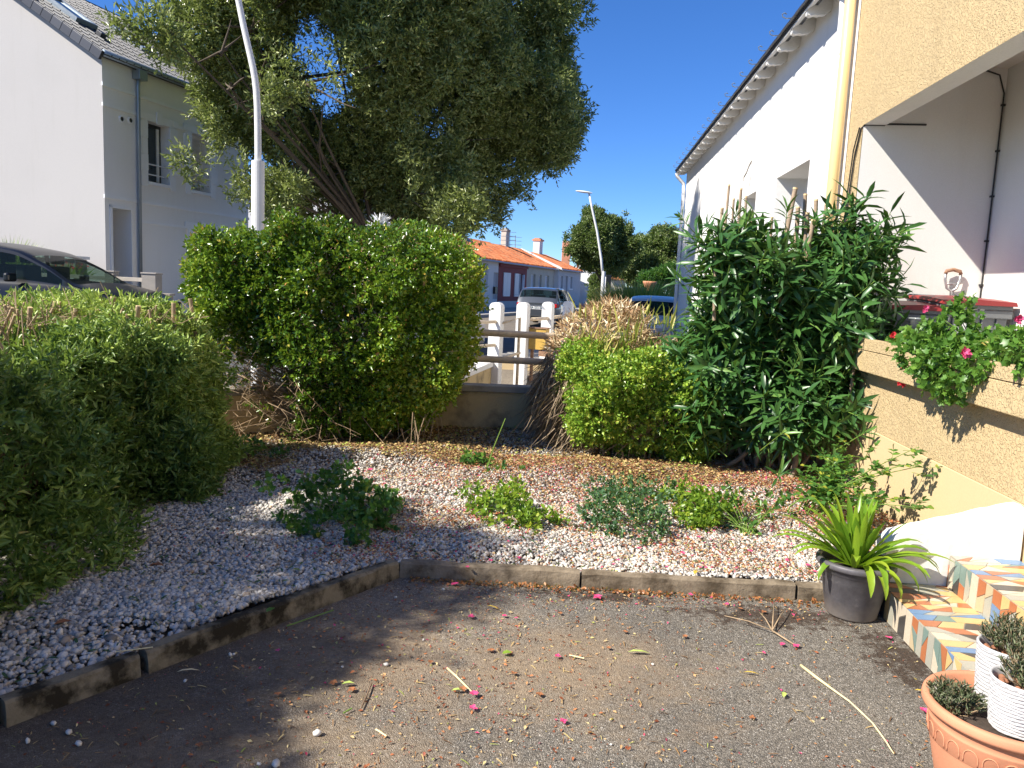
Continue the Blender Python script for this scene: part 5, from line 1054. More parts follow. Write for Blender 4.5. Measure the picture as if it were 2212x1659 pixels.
# explicit sprigs at the left silhouette and low down
def sprig(o, tip, d, L=.17, w=.028, k=9, mat='oleander_leaf', nm='sprig_leaves'):
    d = Vector(d).normalized(); X = d.orthogonal().normalized(); Y = d.cross(X); P=[];D=[];N=[]
    for i in range(k):
        a = i*2.4+random.random(); t = i/k; r_ = X*math.cos(a)+Y*math.sin(a); P.append(Vector(tip)-d*.09*(1-t)); D.append(r_*(1.1-.6*t)+d*(.3+.8*t)); N.append(d)
    leaves_obj(nm, np.array([tuple(v) for v in P]), np.array([tuple(v) for v in D]), np.array([tuple(v) for v in N])+.01, np.array([L*random.uniform(.7,1.1) for _ in P]), np.array([w*random.uniform(.8,1.1) for _ in P]), rng.random(k), M(mat), o, 'lance')
    mb = MB(); mb.tube([Vector(tip)-d*.45, Vector(tip)+d*.02], [.006,.003], 5, False); mb.build('sprig_stem', M('green_stem'), o)
for px, py, Y, d in ((1470,470,6.6,(-.7,-.2,.6)),(1500,520,6.4,(-.5,-.3,.7)),(1590,460,6.8,(.1,-.1,1)),(1880,560,6.6,(.8,-.2,.3)),(1890,500,6.9,(.7,0,.6)),(1690,935,6.1,(.1,-.8,.5)),(1685,1020,5.95,(.0,-.7,.8)),(1868,935,5.9,(.3,-.6,.5)),(1800,1000,6.0,(0,-.5,.8)),(1460,600,6.5,(-.6,-.4,.5)),(1700,450,6.6,(0,0,1)),(1760,480,6.5,(.2,-.1,1)),(1640,480,6.6,(-.1,-.2,1))):
    sprig(ol, W(px,py,Y), d)
mb = MB(); mc = MB()
for px, py, Y, r_, ln in ((1575,400,6.9,.011,.9),(1601,408,7.0,.012,.9),(1585,430,6.8,.010,.6),(1612,425,6.9,.010,.8),(1718,407,6.9,.020,.9),(1740,420,6.95,.016,.9),(1763,432,6.9,.017,.8),(1785,442,7.0,.014,.8),(1724,448,6.7,.018,.7),(1745,460,6.6,.016,.7),(1560,450,6.8,.014,.6),(1625,468,6.5,.013,.6),(1757,476,6.5,.018,.6),(1668,470,6.8,.010,.6),(1846,772,6.3,.013,.35),(1545,560,6.4,.013,.5),(1793,520,6.7,.013,.6)):
    p = W(px,py,Y); d = Vector((random.gauss(0,.05),random.gauss(0,.05),1)).normalized(); mb.tube([p-d*ln, p-d*ln*.5+rv(.012), p], [r_*1.15,r_*1.05,r_], 10, False); mc.tube([p-d*.008, p+d*.006], r_*1.08, 10)
for _ in range(34):
    b = Vector((2.35+random.gauss(0,.22),7.0+random.gauss(0,.18),0)); t = Vector((2.35+random.uniform(-.75,.75),6.95+random.uniform(-.5,.5),random.uniform(1.2,2.0))); r_ = random.uniform(.012,.024); mb.tube(bez(b,b+Vector(((t.x-b.x)*.4,(t.y-b.y)*.4,.25)),b+(t-b)*.6,t,7), [r_*(1.25-.1*k) for k in range(8)], 8, False)
mb.build('woody_stems', M('bark_pale'), ol, smooth=True); mc.build('sawn_ends', M('cut_wood'), ol)

# ------------------------------------------------------------------ small plants in the gravel
def lowplant(name, label, f, lo, hi, ncl, per, L, Wd, mat, cat='plant', kind='oval', stems=10, depth=.14, base=None, tw=.06, cr=.5):
    base = base or ((lo[0]+hi[0])/2,(lo[1]+hi[1])/2,.05); o = empty(name, base, label, cat)
    C, A = foliage('foliage', f, lo, hi, ncl, per, L, Wd, depth, M(mat), o, kind=kind, tw=tw, up=.5, out=.6, rnds=.6, falloff=.8)
    mb = MB(); st_ = max(1, len(C)//(stems*3))
    for c_ in C[::st_]: c_ = Vector(c_); b = Vector(base)+Vector((random.gauss(0,.03),random.gauss(0,.03),0)); mb.tube(bez(b, b+Vector((0,0,.08)), b+(c_-b)*.7+Vector((0,0,.02)), c_, 4), [.003,.0028,.0024,.002,.0015], 4, False)
    mb.build('stems', M('green_stem'), o); return o
def mound(parts, seed, amp=.10):
    nz = fnoise(seed, 9, amp, 3)
    def f(p):
        d = np.full(len(p), 9.)
        for c, r_, sc in parts: d = np.minimum(d, (np.linalg.norm((p-np.array(c))/np.array(sc), axis=1)-1)*r_)
        return d+nz(p)
    return f
def mp(px, py, h, rx): g = G(px, py, .05); return ((g.x, g.y, .06+h*.25), rx, (rx*1.05, rx*.9, h*.62))
lowplant('young_shrub', 'rounded dark green seedling shrub half in shade on the gravel at the left', mound([mp(715,1140,.25,.27),mp(775,1150,.2,.2),mp(665,1120,.2,.16)], 81), (-1.55,4.2,.05), (-.5,5.4,.5), 300, 6, .040, .030, 'rose_leaf', depth=.2, base=(-1.03,4.72,.04))
lowplant('young_shrub', 'lime green seedling shrub in the sunlit gravel, middle of the bed', mound([mp(1110,1120,.23,.22),mp(1180,1135,.15,.16),mp(1065,1100,.12,.13)], 83), (-.35,4.5,.05), (.55,5.6,.45), 240, 6, .036, .024, 'rose_leaf_lime', depth=.2, base=(.12,4.98,.04))
lowplant('young_shrub', 'blue green seedling shrub sprawling over the gravel, left of the yellowish one', mound([mp(1360,1140,.2,.27),mp(1400,1080,.16,.22),mp(1290,1150,.10,.16),mp(1350,1165,.1,.2)], 85), (.35,4.4,.05), (1.35,5.8,.42), 345, 7, .030, .019, 'rose_leaf_blue', depth=.2, base=(.88,4.9,.04))
lowplant('young_shrub', 'yellowish green seedling shrub right beside the blue green one', mound([mp(1495,1140,.22,.21),mp(1450,1090,.15,.14)], 87), (.9,4.5,.05), (1.6,5.6,.45), 240, 6, .034, .024, 'rose_leaf_lime', depth=.2, base=(1.28,4.95,.04))
lowplant('young_shrub', 'thin green sprout at the right end of the row of seedling shrubs', mound([mp(1600,1150,.2,.13),mp(1630,1120,.14,.1)], 89), (1.3,4.5,.05), (2.0,5.6,.45), 60, 6, .042, .026, 'rose_leaf', depth=.2, base=(1.58,4.9,.04))
lowplant('rose_sprout', 'small bare rose sprout in the shade at the foot of the garden wall', mound([mp(1052,1010,.28,.09),mp(1095,1020,.1,.12)], 91), (-.4,6.0,.05), (.3,7.0,.5), 34, 5, .05, .032, 'rose_leaf', depth=.2, base=(-.12,6.5,.04))
mb = MB(); p = G(1050,1020,.05); mb.tube([p, p+Vector((.05,0,.2)), p+Vector((.14,0,.46))], [.006,.005,.004], 6); o = mb.build('rose_shoot', M('green_stem')); tag(o, 'bare thorny green shoot standing beside the rose sprout', 'shoot')
lowplant('seedling', 'small weeds sprouting at the foot of the big hedge on its left', mound([((-2.25,6.45,.08),.25,(.32,.14,.1)),((-1.9,6.75,.07),.2,(.22,.1,.08))], 93), (-2.7,6.2,.05), (-1.5,7.0,.3), 60, 5, .04, .025, 'rose_leaf', depth=.2)
# rose bush by the terrace wall
rb_ = empty('rose_bush', (2.2,5.5,0), 'loose rose bush with glossy rounded leaves between the pot and the oleander', 'rose bush'); segs = []; PP=[];DD=[];NN=[]
tips = [W(1830,965,5.6),W(1790,985,5.7),W(1850,1000,5.5),W(1760,1010,5.6),W(1950,1005,4.9),W(1985,965,4.9),W(2000,1005,4.85),W(1890,1040,5.2),W(1820,1030,5.2),W(1930,1080,4.9),W(1975,1095,4.7),W(1860,1080,5.0),W(1780,1050,5.4),W(1740,1040,5.5),W(1900,1090,4.8),W(1800,1000,5.4),W(1870,985,5.5),W(1840,1045,5.1),W(1745,1075,5.3),W(1880,1110,4.8),W(1810,1075,5.1)]
for tpt in tips:
    b = Vector((2.18+random.gauss(0,.06),5.35+random.gauss(0,.08),.04)); pts = bez(b, b+Vector((0,0,.2)), b+(tpt-b)*.7+Vector((0,0,.06)), tpt, 8); segs.append((pts, [.006-.0005*k for k in range(9)]))
    for k in range(3, 9):
        for _ in range(2):
            p = pts[k]+rv(.02); d0 = Vector((random.gauss(0,1),random.gauss(0,1),random.gauss(.3,.5))).normalized(); segs.append(([p, p+d0*.09], [.0018,.0012]))
            for q, sd in ((.55,-1),(.55,1),(.85,-1),(.85,1),(1,0)):
                s = d0.cross(Vector((0,0,1))).normalized(); PP.append(tuple(p+d0*.09*q)); DD.append(tuple(d0*.5+s*sd*.9+rv(.15))); NN.append(tuple(Vector((0,0,1))+rv(.5)))
n = len(PP); leaves_obj('leaves', np.array(PP), np.array(DD), np.array(NN), rng.uniform(.032,.055,n), rng.uniform(.024,.038,n), rng.random(n), M('rose_leaf'), rb_, 'oval'); twigs('stems', segs, M('green_stem'), rb_, 5)

# ------------------------------------------------------------------ grey pot with strap leaved plant
PC = Vector((1.80,3.80,0))
po = empty('plant_pot', PC, 'large charcoal grey plastic plant pot standing before the white stair wall', 'plant pot')
mb = MB(); mb.lathe(PC, [(.001,.004),(.118,.004),(.124,.012),(.158,.195),(.162,.20),(.166,.235),(.171,.238),(.173,.262),(.187,.264),(.192,.272),(.192,.288),(.186,.296),(.168,.297),(.163,.285),(.158,.255)], 56); 
m, nt, b = newmat('pot_grey'); f = noise(nt, 14, 7, .75); col = ramp(nt, [(.35,(.075,.07,.075)),(.6,(.12,.112,.118)),(.8,(.26,.25,.245))], f); g = nt.nodes.new('ShaderNodeNewGeometry'); sx = nt.nodes.new('ShaderNodeSeparateXYZ'); nt.links.new(g.outputs['Position'], sx.inputs[0])
dz = ramp(nt, [(.0,(.75,.75,.75)),(.10,(0,0,0))], mth(nt,'ADD',sx.outputs[2],mth(nt,'MULTIPLY',mth(nt,'SUBTRACT',noise(nt,20,5,.7),.5),.08))); nt.links.new(mixc(nt, dz, col, (.27,.23,.19)), b.inputs['Base Color']); b.inputs['Roughness'].default_value = .5; MATS['pot_grey'] = m
mb.build('pot_body', M('pot_grey'), po, smooth=True); mb = MB(); mb.lathe(PC, [(.001,.256),(.08,.258),(.160,.254)], 32); mb.build('pot_soil', M('soil'), po)
ag = empty('strap_leaf_plant', PC+Vector((0,0,.25)), 'lime green strap leaved lily plant growing in the charcoal pot', 'potted plant')
def strap(o_mb, base, az, el, L, w, droop, tw_=0, n=9):
    d = Vector((math.cos(az)*math.cos(el), math.sin(az)*math.cos(el), math.sin(el))); p = Vector(base); pts = []; step_ = L/n
    for i in range(n+1):
        pts.append((p.copy(), d.copy())); d = (d+Vector((0,0,-droop*(i/n)**1.2*(.35+i/n)))).normalized(); p = p+d*step_
    V = []; s = Vector((-math.sin(az+tw_), math.cos(az+tw_), 0))
    for i, (q, dd) in enumerate(pts):
        t = i/n; ww = w*(.75+.6*t if t < .4 else (.99 if t < .6 else .99*max(0,(1-((t-.6)/.4)**2.2))))*.5+.0005; up_ = dd.cross(s).normalized()*(-1); up_ = up_ if up_.z > 0 else -up_; V += [q-s*ww+up_*ww*.45, q, q+s*ww+up_*ww*.45]
    b = len(o_mb.v); r_ = random.random(); o_mb.add(V, [(i*3+k, i*3+k+1, i*3+k+4, i*3+k+3) for i in range(n) for k in (0,1)], r_)
mb = MB()
for i in range(52):
    az = random.uniform(0,2*PI); el = R(random.uniform(28,86)); inner = random.random(); b = PC+Vector((math.cos(az)*.05*inner, math.sin(az)*.05*inner, .26)); strap(mb, b, az+random.uniform(-.3,.3), el, random.uniform(.24,.40), random.uniform(.032,.044), random.uniform(.14,.42)*(1.2-el/1.6), random.uniform(-.5,.5))
for az, el, L, dr_ in ((PI,.62,.42,.22),(PI*.95,.75,.44,.2),(PI*1.05,.9,.42,.15),(PI*.9,.5,.42,.3),(PI*1.08,.55,.36,.35),(-.12,.35,.46,.22),(-.05,.42,.42,.42),(-.55,.5,.34,.6),(-1.1,.35,.30,.9),(-1.35,.3,.27,1.0),(-1.7,.45,.30,1.0),(-1.5,.6,.32,.8),(-.8,.4,.33,.7),(.1,.65,.36,.3),(-.3,.5,.4,.5),(PI*1.12,.35,.25,.8)):
    strap(mb, PC+Vector((math.cos(az)*.04,math.sin(az)*.04,.262)), az, el, L, .038, dr_)
mb.build('leaves', M('strap_leaf'), ag, smooth=True)

# ------------------------------------------------------------------ terracotta pot, woven pots, lavender
TC = Vector((1.60,2.285,0)); TH = .36
tp = empty('terracotta_pot', TC, 'big orange terracotta pot with moulded arches in the lower right corner', 'plant pot')
mb = MB(); tr = .232
mb.lathe(TC, [(.001,.003),(.15,.003),(.155,.012),(tr*.86,.215),(tr*.865,.222),(tr*.87,.225),(tr*.885,.228),(tr*.90,.285),(tr*.905,.287),(tr*.905,.292),(tr*.90,.294),(tr*.925,.325),(tr*.97,.326),(tr*1.0,.330),(tr*1.01,.338),(tr*1.0,.352),(tr*.985,.358),(tr*.93,.36),(tr*.895,.352),(tr*.88,.31)], 96)
for i in range(24):
    a0 = 2*PI*i/24; pts = []
    for k in range(13):
        t = k/12; 
        if t < .16: da, z = 0, .232+.02*t/.16
        elif t > .84: da, z = .2, .252-.02*(t-.84)/.16
        else: q = (t-.16)/.68*PI; da, z = .1-.1*math.cos(q), .252+.024*math.sin(q)
        rr = tr*(.886+.014*(z-.228)/.057)+.0012; a = a0+da; pts.append(TC+Vector((rr*math.cos(a), rr*math.sin(a), z)))
    mb.tube(pts, .0019, 6)
mb.build('pot_body', M('terracotta_clay'), tp, smooth=True)
mb = MB(); mb.lathe(TC, [(.001,.305),(.1,.31),(tr*.885,.30)], 32); mb.build('pot_soil', M('soil'), tp)
def woven(label, c, r_, h):
    o = empty('woven_pot', c, label, 'plant pot'); mb = MB(); rows_ = 15; K = 120; b = len(mb.v); prof = []
    rings = rows_*5
    for j in range(rings+1):
        t = j/rings; prof.append((r_*(.86+.14*t), h*t, j))
    for ra, z, j in prof:
        row = int(j/5); ph_ = PI*(row%2)
        for k in range(K):
            a = 2*PI*k/K; u = (j%5)/5; bulge = math.sin(PI*u)*(.0036+.0009*math.sin(a*22+ph_)); mb.v.append((c.x+(ra+bulge)*math.cos(a), c.y+(ra+bulge)*math.sin(a), c.z+z+.0014*math.sin(a*5+row)))
    for j in range(rings):
        for k in range(K): mb.f.append([b+j*K+k,b+j*K+(k+1)%K,b+(j+1)*K+(k+1)%K,b+(j+1)*K+k]); mb.r.append(.5)
    mb.lathe(c, [(r_*1.0,h-.006),(r_*1.03,h-.004),(r_*1.04,h+.003),(r_*1.0,h+.008),(r_*.93,h+.004),(r_*.9,h-.02),(r_*.9,h*.3)], 64); mb.lathe(c, [(.001,.002),(r_*.86,.001)], 40)
    mb.build('pot_body', M('wicker_white'), o, smooth=True); mb = MB(); mb.lathe(c, [(.001,h-.035),(r_*.9,h-.04)], 30); mb.build('pot_soil', M('soil'), o)
    mb = MB()
    for _ in range(46):
        a = random.uniform(0,6.28); q = r_*.82*math.sqrt(random.random()); s = random.uniform(.007,.011); p = c+Vector((q*math.cos(a),q*math.sin(a),h-.032+s*.6)); mb.lathe(p, [(.0005,-s),(s*.6,-s*.8),(s*.95,-s*.3),(s,0),(s*.9,s*.45),(s*.55,s*.85),(.0005,s)], 10)
    mb.build('clay_pebbles', M('clay_ball'), o, smooth=True); return o
WP1 = Vector((1.665,2.375,.30)); WP2 = Vector((1.70,2.60,.33))
WP1 = Vector((1.610,2.235,.315)); WP2 = Vector((1.665,2.40,.315))
woven('nearer white woven pot standing inside the terracotta pot', WP1, .088, .155)
woven('farther white woven pot behind the nearer one, closer to the steps', WP2, .088, .185)
def lavender(label, c, r_, h, n):
    o = empty('lavender', c, label, 'potted plant'); P=[];D=[];N=[]; segs=[]
    for _ in range(n):
        a = random.uniform(0,6.28); q = math.sqrt(random.random()); t = Vector((c.x+q*r_*math.cos(a), c.y+q*r_*math.sin(a), c.z+h*random.uniform(.45,1)*(1-.35*q*q))); b = Vector((c.x+q*r_*.35*math.cos(a), c.y+q*r_*.35*math.sin(a), c.z)); m_ = (b+t)/2+rv(.012); segs.append(([b,m_,t],[.0018,.0015,.001])); ax = (t-m_).normalized()
        for k in range(13):
            s = random.random(); p = m_+(t-m_)*(s*1.1-.1); d = Vector((random.gauss(0,1),random.gauss(0,1),random.gauss(.5,.5))).normalized(); P.append(tuple(p)); D.append(tuple(d+ax*.9)); N.append(tuple(ax+rv(.3)))
    k = len(P); leaves_obj('foliage', np.array(P), np.array(D), np.array(N), rng.uniform(.014,.028,k), rng.uniform(.0028,.0048,k), rng.random(k), M('lavender_leaf'), o, 'diamond'); twigs('stems', segs, M('twig_pale'), o, 4); return o
lavender('scruffy lavender plant growing in the nearer woven pot', WP1+Vector((.035,.02,.125)), .085, .14, 120)
lavender('scruffy lavender plant growing in the farther woven pot', WP2+Vector((.025,.03,.15)), .085, .13, 120)
lavender('low lavender plant growing directly in the terracotta pot', Vector((1.470,2.335,.305)), .085, .10, 130)

# ------------------------------------------------------------------ terrace: bins, handle, geraniums
def bin_(label, u, v, rot, w, d, h, lid='bin_red'):
    c = FR(u, v, .602); o = empty('wheelie_bin', c, label, 'bin'); a = R(5)+rot; X = Vector((math.cos(-a),math.sin(-a),0)); Y = Vector((-X.y,X.x,0))  # opening faces -Y
    P = lambda x,y,z: c+X*x+Y*y+Vector((0,0,z)); mb = MB()
    mb.hexa([P(-w*.38,-d*.38,.02),P(w*.38,-d*.38,.02),P(w*.38,d*.38,.1),P(-w*.38,d*.38,.1),P(-w*.47,-d*.47,h*.86),P(w*.47,-d*.47,h*.86),P(w*.47,d*.47,h*.86),P(-w*.47,d*.47,h*.86)]); mb.build('bin_body', M('bin_grey'), o, bevel=.02)
    mb = MB(); mb.hexa([P(-w*.5,-d*.5,h*.863),P(w*.5,-d*.5,h*.863),P(w*.5,d*.5,h*.863),P(-w*.5,d*.5,h*.863),P(-w*.5,-d*.5,h*.90),P(w*.5,-d*.5,h*.90),P(w*.5,d*.5,h*.93),P(-w*.5,d*.5,h*.93)]); mb.hexa([P(x,y,z) for z in (h*.80,h*.86) for x,y in ((-w*.49,-d*.52),(w*.49,-d*.52),(w*.49,-d*.46),(-w*.49,-d*.46))])
    for x in (-.3,-.1,.1,.3): mb.hexa([P(w*x+xx,y,z) for z,k_ in ((h*.5,0),(h*.82,0)) for xx,y in ((-.008,-d*.49),(.008,-d*.49),(.008,-d*.40),(-.008,-d*.40))])
    mb.build('rim', M('bin_grey'), o, bevel=.008)
    K = 10; mb = MB(); V = []
    for j in range(K+1):
        y = -d*.56+d*1.1*j/K; z = h*(.925+.028*math.sin(min(1,j/K*1.1)*PI*.55)); V += [P(-w*.52,y,z-.03),P(-w*.50,y,z),P(0,y,z+.012),P(w*.50,y,z),P(w*.52,y,z-.03)]
    mb.add(V, [(j*5+k,j*5+k+1,(j+1)*5+k+1,(j+1)*5+k) for j in range(K) for k in range(4)]+[(0,1,2,3,4)]); l = mb.build('lid', M(lid), o, smooth=False); l.modifiers.new('s','SOLIDIFY').thickness = .012
    mb = MB(); mb.tube([P(-w*.45,d*.56,h*.95),P(w*.45,d*.56,h*.95)], .016, 10); mb.build('handle', M('bin_grey'), o, smooth=True)
    for sx in (-1,1):
        mb = MB(); b = P(sx*w*.40,d*.42,.10); K = 20; base = 0
        mb.tube([b-X*.03,b+X*.03], .10, 20); mb.build('wheel', M('black_rubber'), o)
    mb = MB(); mb.add([P(-w*.28,-d*.472,h*.62),P(w*.02,-d*.472,h*.62),P(w*.02,-d*.476,h*.76),P(-w*.28,-d*.476,h*.76)], [(0,1,2,3)]); mb.build('sticker', M('paper_label'), o); return o
bin_('smaller grey wheelie bin with a drooping red lid, next to the oleander', 7.05, 2.88, .18, .46, .46, 1.06)
bin_('larger grey wheelie bin with a flat dark red lid below the metal handle', 7.12, 3.27, -.10, .62, .56, 1.13)
hd = W(2056,600,7.1); u_, v_ = 7.50, None; hx = W(2056,618,7.17)
mb = MB(); hp = lambda dx, dz, dy=0: hx+Vector((dx,dy,dz))
mb.tube([hp(.0,-.30),hp(.0,-.05),hp(-.045,-.02),hp(-.068,.06),hp(-.07,.11)], .013, 8); mb.tube([hp(.0,-.05),hp(.045,-.02),hp(.068,.06),hp(.07,.11)], .013, 8); mb.tube([hp(-.058,.02),hp(.058,.02)], .010, 8); o = mb.build('metal_handle', M('grey_metal'), None, smooth=True); tag(o, 'metal D shaped handle with rusty top, standing above the bins at the white wall', 'handle')
mb = MB(); mb.tube([hp(-.07,.11),hp(-.062,.135),hp(0,.15),hp(.062,.135),hp(.07,.11)], .017, 8); mb.build('rusty_grip', M('rust_metal'), o, smooth=True)
tr_ = empty('plastic_crate', FR(6.6,2.72,.6), 'black plastic crate behind the terrace wall beside the oleander', 'crate'); mb = MB(); mb.fbox(FR, 6.35,6.85,2.6,2.95,1.10,1.36); mb.build('crate_body', M('black_plastic'), tr_, bevel=.01); mb = MB(); mb.fbox(FR, 6.34,6.86,2.59,2.96,1.363,1.385); mb.build('crate_rim', M('black_plastic'), tr_, bevel=.004)
mb = MB(); mb.fbox(FR, 6.30,6.95,2.57,3.0,.602,1.095); o = mb.build('storage_box', M('black_plastic'), None, bevel=.01); tag(o, 'black box holding up the black crate behind the terrace wall', 'box')
for k, (u, v) in enumerate(((6.45,2.67),(6.22,2.78),(6.1,2.90))):
    z0 = 1.387 if k == 0 else 1.18
    c_ = FR(u,v,z0); mb = MB(); mb.lathe(c_, [(.001,0),(.05,.0),(.062,.09),(.072,.095),(.072,.105),(.06,.105),(.05,.02)], 24); o = mb.build('plastic_bowl', M('clear_plastic'), None, smooth=True); tag(o, ['clear round plastic tub on the black crate nearest the oleander','clear plastic tub, middle of the three by the bins','clear plastic tub nearest the geraniums'][k], 'tub', 'clear plastic tubs')
    if k: mb = MB(); mb.box(c_.x-.06,c_.x+.06,c_.y-.06,c_.y+.06,.602,z0-.002); o = mb.build('plastic_stand', M('black_plastic')); tag(o, ['','dark upright stand under the middle plastic tub','dark upright stand under the plastic tub nearest the geraniums'][k], 'stand')
def geranium(label, parts, seed, ncl, lo, hi, flowers):
    o = empty('geranium', FR(5,2.35,1.28), label, 'geranium'); nz = fnoise(seed, 8, .05, 3)
    def f(p):
        d = np.full(len(p), 9.)
        for c, r_, sc in parts: d = np.minimum(d, (np.linalg.norm((p-np.array(c))/np.array(sc), axis=1)-1)*r_)
        return d+nz(p)
    C, A = foliage('foliage', f, lo, hi, ncl, 5, .040, .042, .15, M('ivy_leaf'), o, kind='ivy', tw=.06, up=.3, out=1.1, rnds=.5, spread=.8, falloff=.6)
    mb = MB()
    for c_ in C[::5]: c_ = Vector(c_); b = FR(4.95 if seed < 102 else 4.2,2.38,1.27)+rv(.05); mb.tube(bez(b,b+Vector((0,0,.1)),b+(c_-b)*.7+Vector((-.02,0,.05)),c_,4), .003, 4, False)
    mb.build('stems', M('green_stem'), o)
    for (p, col, s) in flowers:
        P=[];D=[]
        for _ in range(6):
            c_ = p+rv(s*.45)
            for k in range(5): a = 2*PI*k/5+random.random(); P.append(tuple(c_)); D.append((math.cos(a)*.8+random.gauss(0,.2), -.5, math.sin(a)*.8))
        n = len(P); leaves_obj('flower_head', np.array(P), np.array(D), np.tile([0,-1,0.1],(n,1))+rng.normal(size=(n,3))*.2, s*.7, s*.42, rng.random(n), M(col), o, 'oval')
        mb = MB(); q = p+Vector((.16,.02,-.02)) if p.z < 1.25 else p+Vector((.05,.02,-.12)); mb.tube([p,(p+q)/2+Vector((0,0,.02)),q], .0022, 4); mb.build('flower_stalk', M('green_stem'), o)
g1 = [(FR(4.80,2.33,1.30),.2,(.18,.28,.10)),(FR(5.42,2.32,1.31),.12,(.11,.24,.05)),(FR(4.70,2.15,1.21),.2,(.12,.24,.17)),(FR(4.95,2.16,1.27),.15,(.10,.2,.12)),(FR(4.35,2.42,1.36),.2,(.16,.24,.12)),(FR(5.0,2.30,1.43),.08,(.035,.035,.13))]
geranium('ivy geranium with pink flowers spilling over the terrace wall, before the bins', g1, 101, 760, (2.2,3.9,.85), (3.2,6.2,1.9),
  [(W(2085,760,4.25),'pink_petal',.042),(W(2062,845,4.6)*0+W(1955,797,5.3),'red_petal',.035),(W(1945,830,5.35),'red_petal',.035),(W(1928,722,5.6),'red_petal',.035),(W(2002,668,5.0),'pink_petal',.03)])
g2 = [(FR(3.88,2.38,1.38),.25,(.22,.28,.13)),(FR(3.7,2.34,1.42),.2,(.15,.2,.16))]
geranium('second geranium, cut off by the right edge, on the terrace wall', g2, 103, 260, (2.2,3.3,1.1), (3.0,4.4,1.75), [(W(2200,690,4.1),'pink_petal',.03)])

# ------------------------------------------------------------------ fallen things one could pick up
random.seed(21)
def blossom(loc, s, col, label, group, name='fallen_blossom'):
    P = []; D = []
    for k in range(5): a = 2*PI*k/5+random.uniform(-.2,.2); P.append(tuple(loc)); D.append((math.cos(a), math.sin(a), random.uniform(.0,.55)))
    V, F, nf = instances(np.array(P), np.array(D), np.tile([0,0,1.],(5,1))+.01, s, s*.75, 'oval'); o = link(name, fast_mesh(name, V, F, np.repeat(rng.random(5), nf)), M(col)); return tag(o, label, 'blossom', group)
flr = [(500,1318,.05),(680,1273,.045),(982,1262,.045),(1291,1290,.05),(1492,1285,.03),(1018,1332,.035),(1022,1530,.035),(1217,1558,.03),(1450,1272,.03),(1690,1392,.03),(1720,1395,.035),(1996,1535,.035),(800,1015,.05),(1650,1410,.02),(1115,1335,.02),(1090,1330,.025),(1205,1418,.03),(1570,1305,.025),(1920,1378,.035),(465,1560,.0)]
k = 0
for px, py, s in flr:
    if s == 0: continue
    onbed = py < 1290 and not (py > 1255 and px > 860)
    p = G(px, py, .085 if onbed else .012); blossom(p, s*.55, 'pink_petal', 'bright pink fallen oleander blossom lying on the white gravel' if onbed else 'bright pink fallen oleander blossom lying on the asphalt', 'pink blossoms on the gravel' if onbed else 'pink blossoms on the asphalt')
for px, py in ((1700,1210),(1620,1190),(1560,1230),(1745,1222),(1590,1235),(1690,1235),(1475,1195),(1510,1160),(1060,1210),(1120,1205),(1380,1185),(1260,1100),(1290,1080),(1640,1080),(1140,1150),(1700,1160),(1735,1105),(1230,1012),(830,1045),(600,1405),(1010,1225),(1760,1235),(1335,1210),(1440,1225)):
    p = G(px, py, .088); blossom(p, random.uniform(.012,.022), 'pink_petal', 'small pink blossom lying on the white gravel', 'small pink blossoms on the gravel')
for px, py in ((1425,1280),(1600,1315),(1650,1322),(1210,1325),(1060,1405),(720,1475),(760,1490),(930,1430),(1110,1455),(1315,1400),(1625,1550),(1480,1375),(1350,1365),(430,1610),(540,1515),(600,1500),(1000,1490),(1165,1500)):
    p = G(px, py, .010); blossom(p, random.uniform(.014,.022), 'rust_leaf', 'shrivelled orange brown blossom lying on the asphalt', 'withered blossoms on the asphalt', 'withered_blossom')
prot = None
for i, (px, py, s) in enumerate(((685,1583,.02),(597,1648,.019),(835,1435,.014),(498,1414,.012),(505,1413,.010),(148,1581,.016),(115,1562,.013),(170,1605,.014),(958,1273,.014),(1145,1272,.009),(855,1290,.009),(740,1440,.009),(915,1382,.008),(1410,1435,.008),(1320,1608,.007),(400,1470,.009),(60,1600,.012),(560,1650,.01))):
    p = G(px, py, s*.5); o = pebbles('loose_pebble', np.array([tuple(p)]), np.array([[s*1.0, s*.75, s*.55]]), M('pebble'), np.array([.7])); tag(o, 'loose white pebble that rolled onto the asphalt', 'pebble', 'loose white pebbles on the asphalt')
# single leaves and stalks
def leafthing(name, label, px, py, az, L, w, mat, z=.012, cat='leaf', kind='lance', curl=0):
    p = G(px, py, z); V, F, nf = instances(np.array([tuple(p)]), np.array([[math.cos(az), math.sin(az), .10]]), np.array([[.1,.1,1.]]), L, w, kind); o = link(name, fast_mesh(name, V, F, np.repeat([.6], nf)), M(mat)); return tag(o, label, cat)
leafthing('fallen_leaf', 'pale green curled leaf lying on the asphalt, middle right', 1356, 1408, .05, .10, .022, 'lime_leaf')
leafthing('fallen_leaf', 'yellow lance shaped leaf lying below the kerb crack', 1050, 1308, -.45, .075, .014, 'yellow_leaf')
leafthing('fallen_leaf', 'small oval yellow green leaf lying left of the curved stalk', 1692, 1506, 1.1, .042, .020, 'lime_leaf', kind='oval')
leafthing('fallen_leaf', 'dry yellow twisted leaf near the top of the curved stalk', 1605, 1452, -.1, .07, .012, 'yellow_leaf')
leafthing('fallen_leaf', 'bright green leaf scrap lying in the middle of the asphalt', 1085, 1412, .3, .045, .035, 'bright_leaf' if 'bright_leaf' in MATS else 'lime_leaf', kind='oval')
leafthing('fallen_leaf', 'dry straw coloured leaf on the asphalt by the left kerb', 380, 1452, .35, .09, .014, 'pale_stalk')
leafthing('fallen_leaf', 'dark green leaf leaning on the kerb stone at the left', 575, 1322, 1.2, .06, .03, 'rose_leaf', z=.1)
leafthing('fallen_leaf', 'yellow leaf tucked against the terracotta pot', 1975, 1490, -.3, .05, .018, 'yellow_leaf')
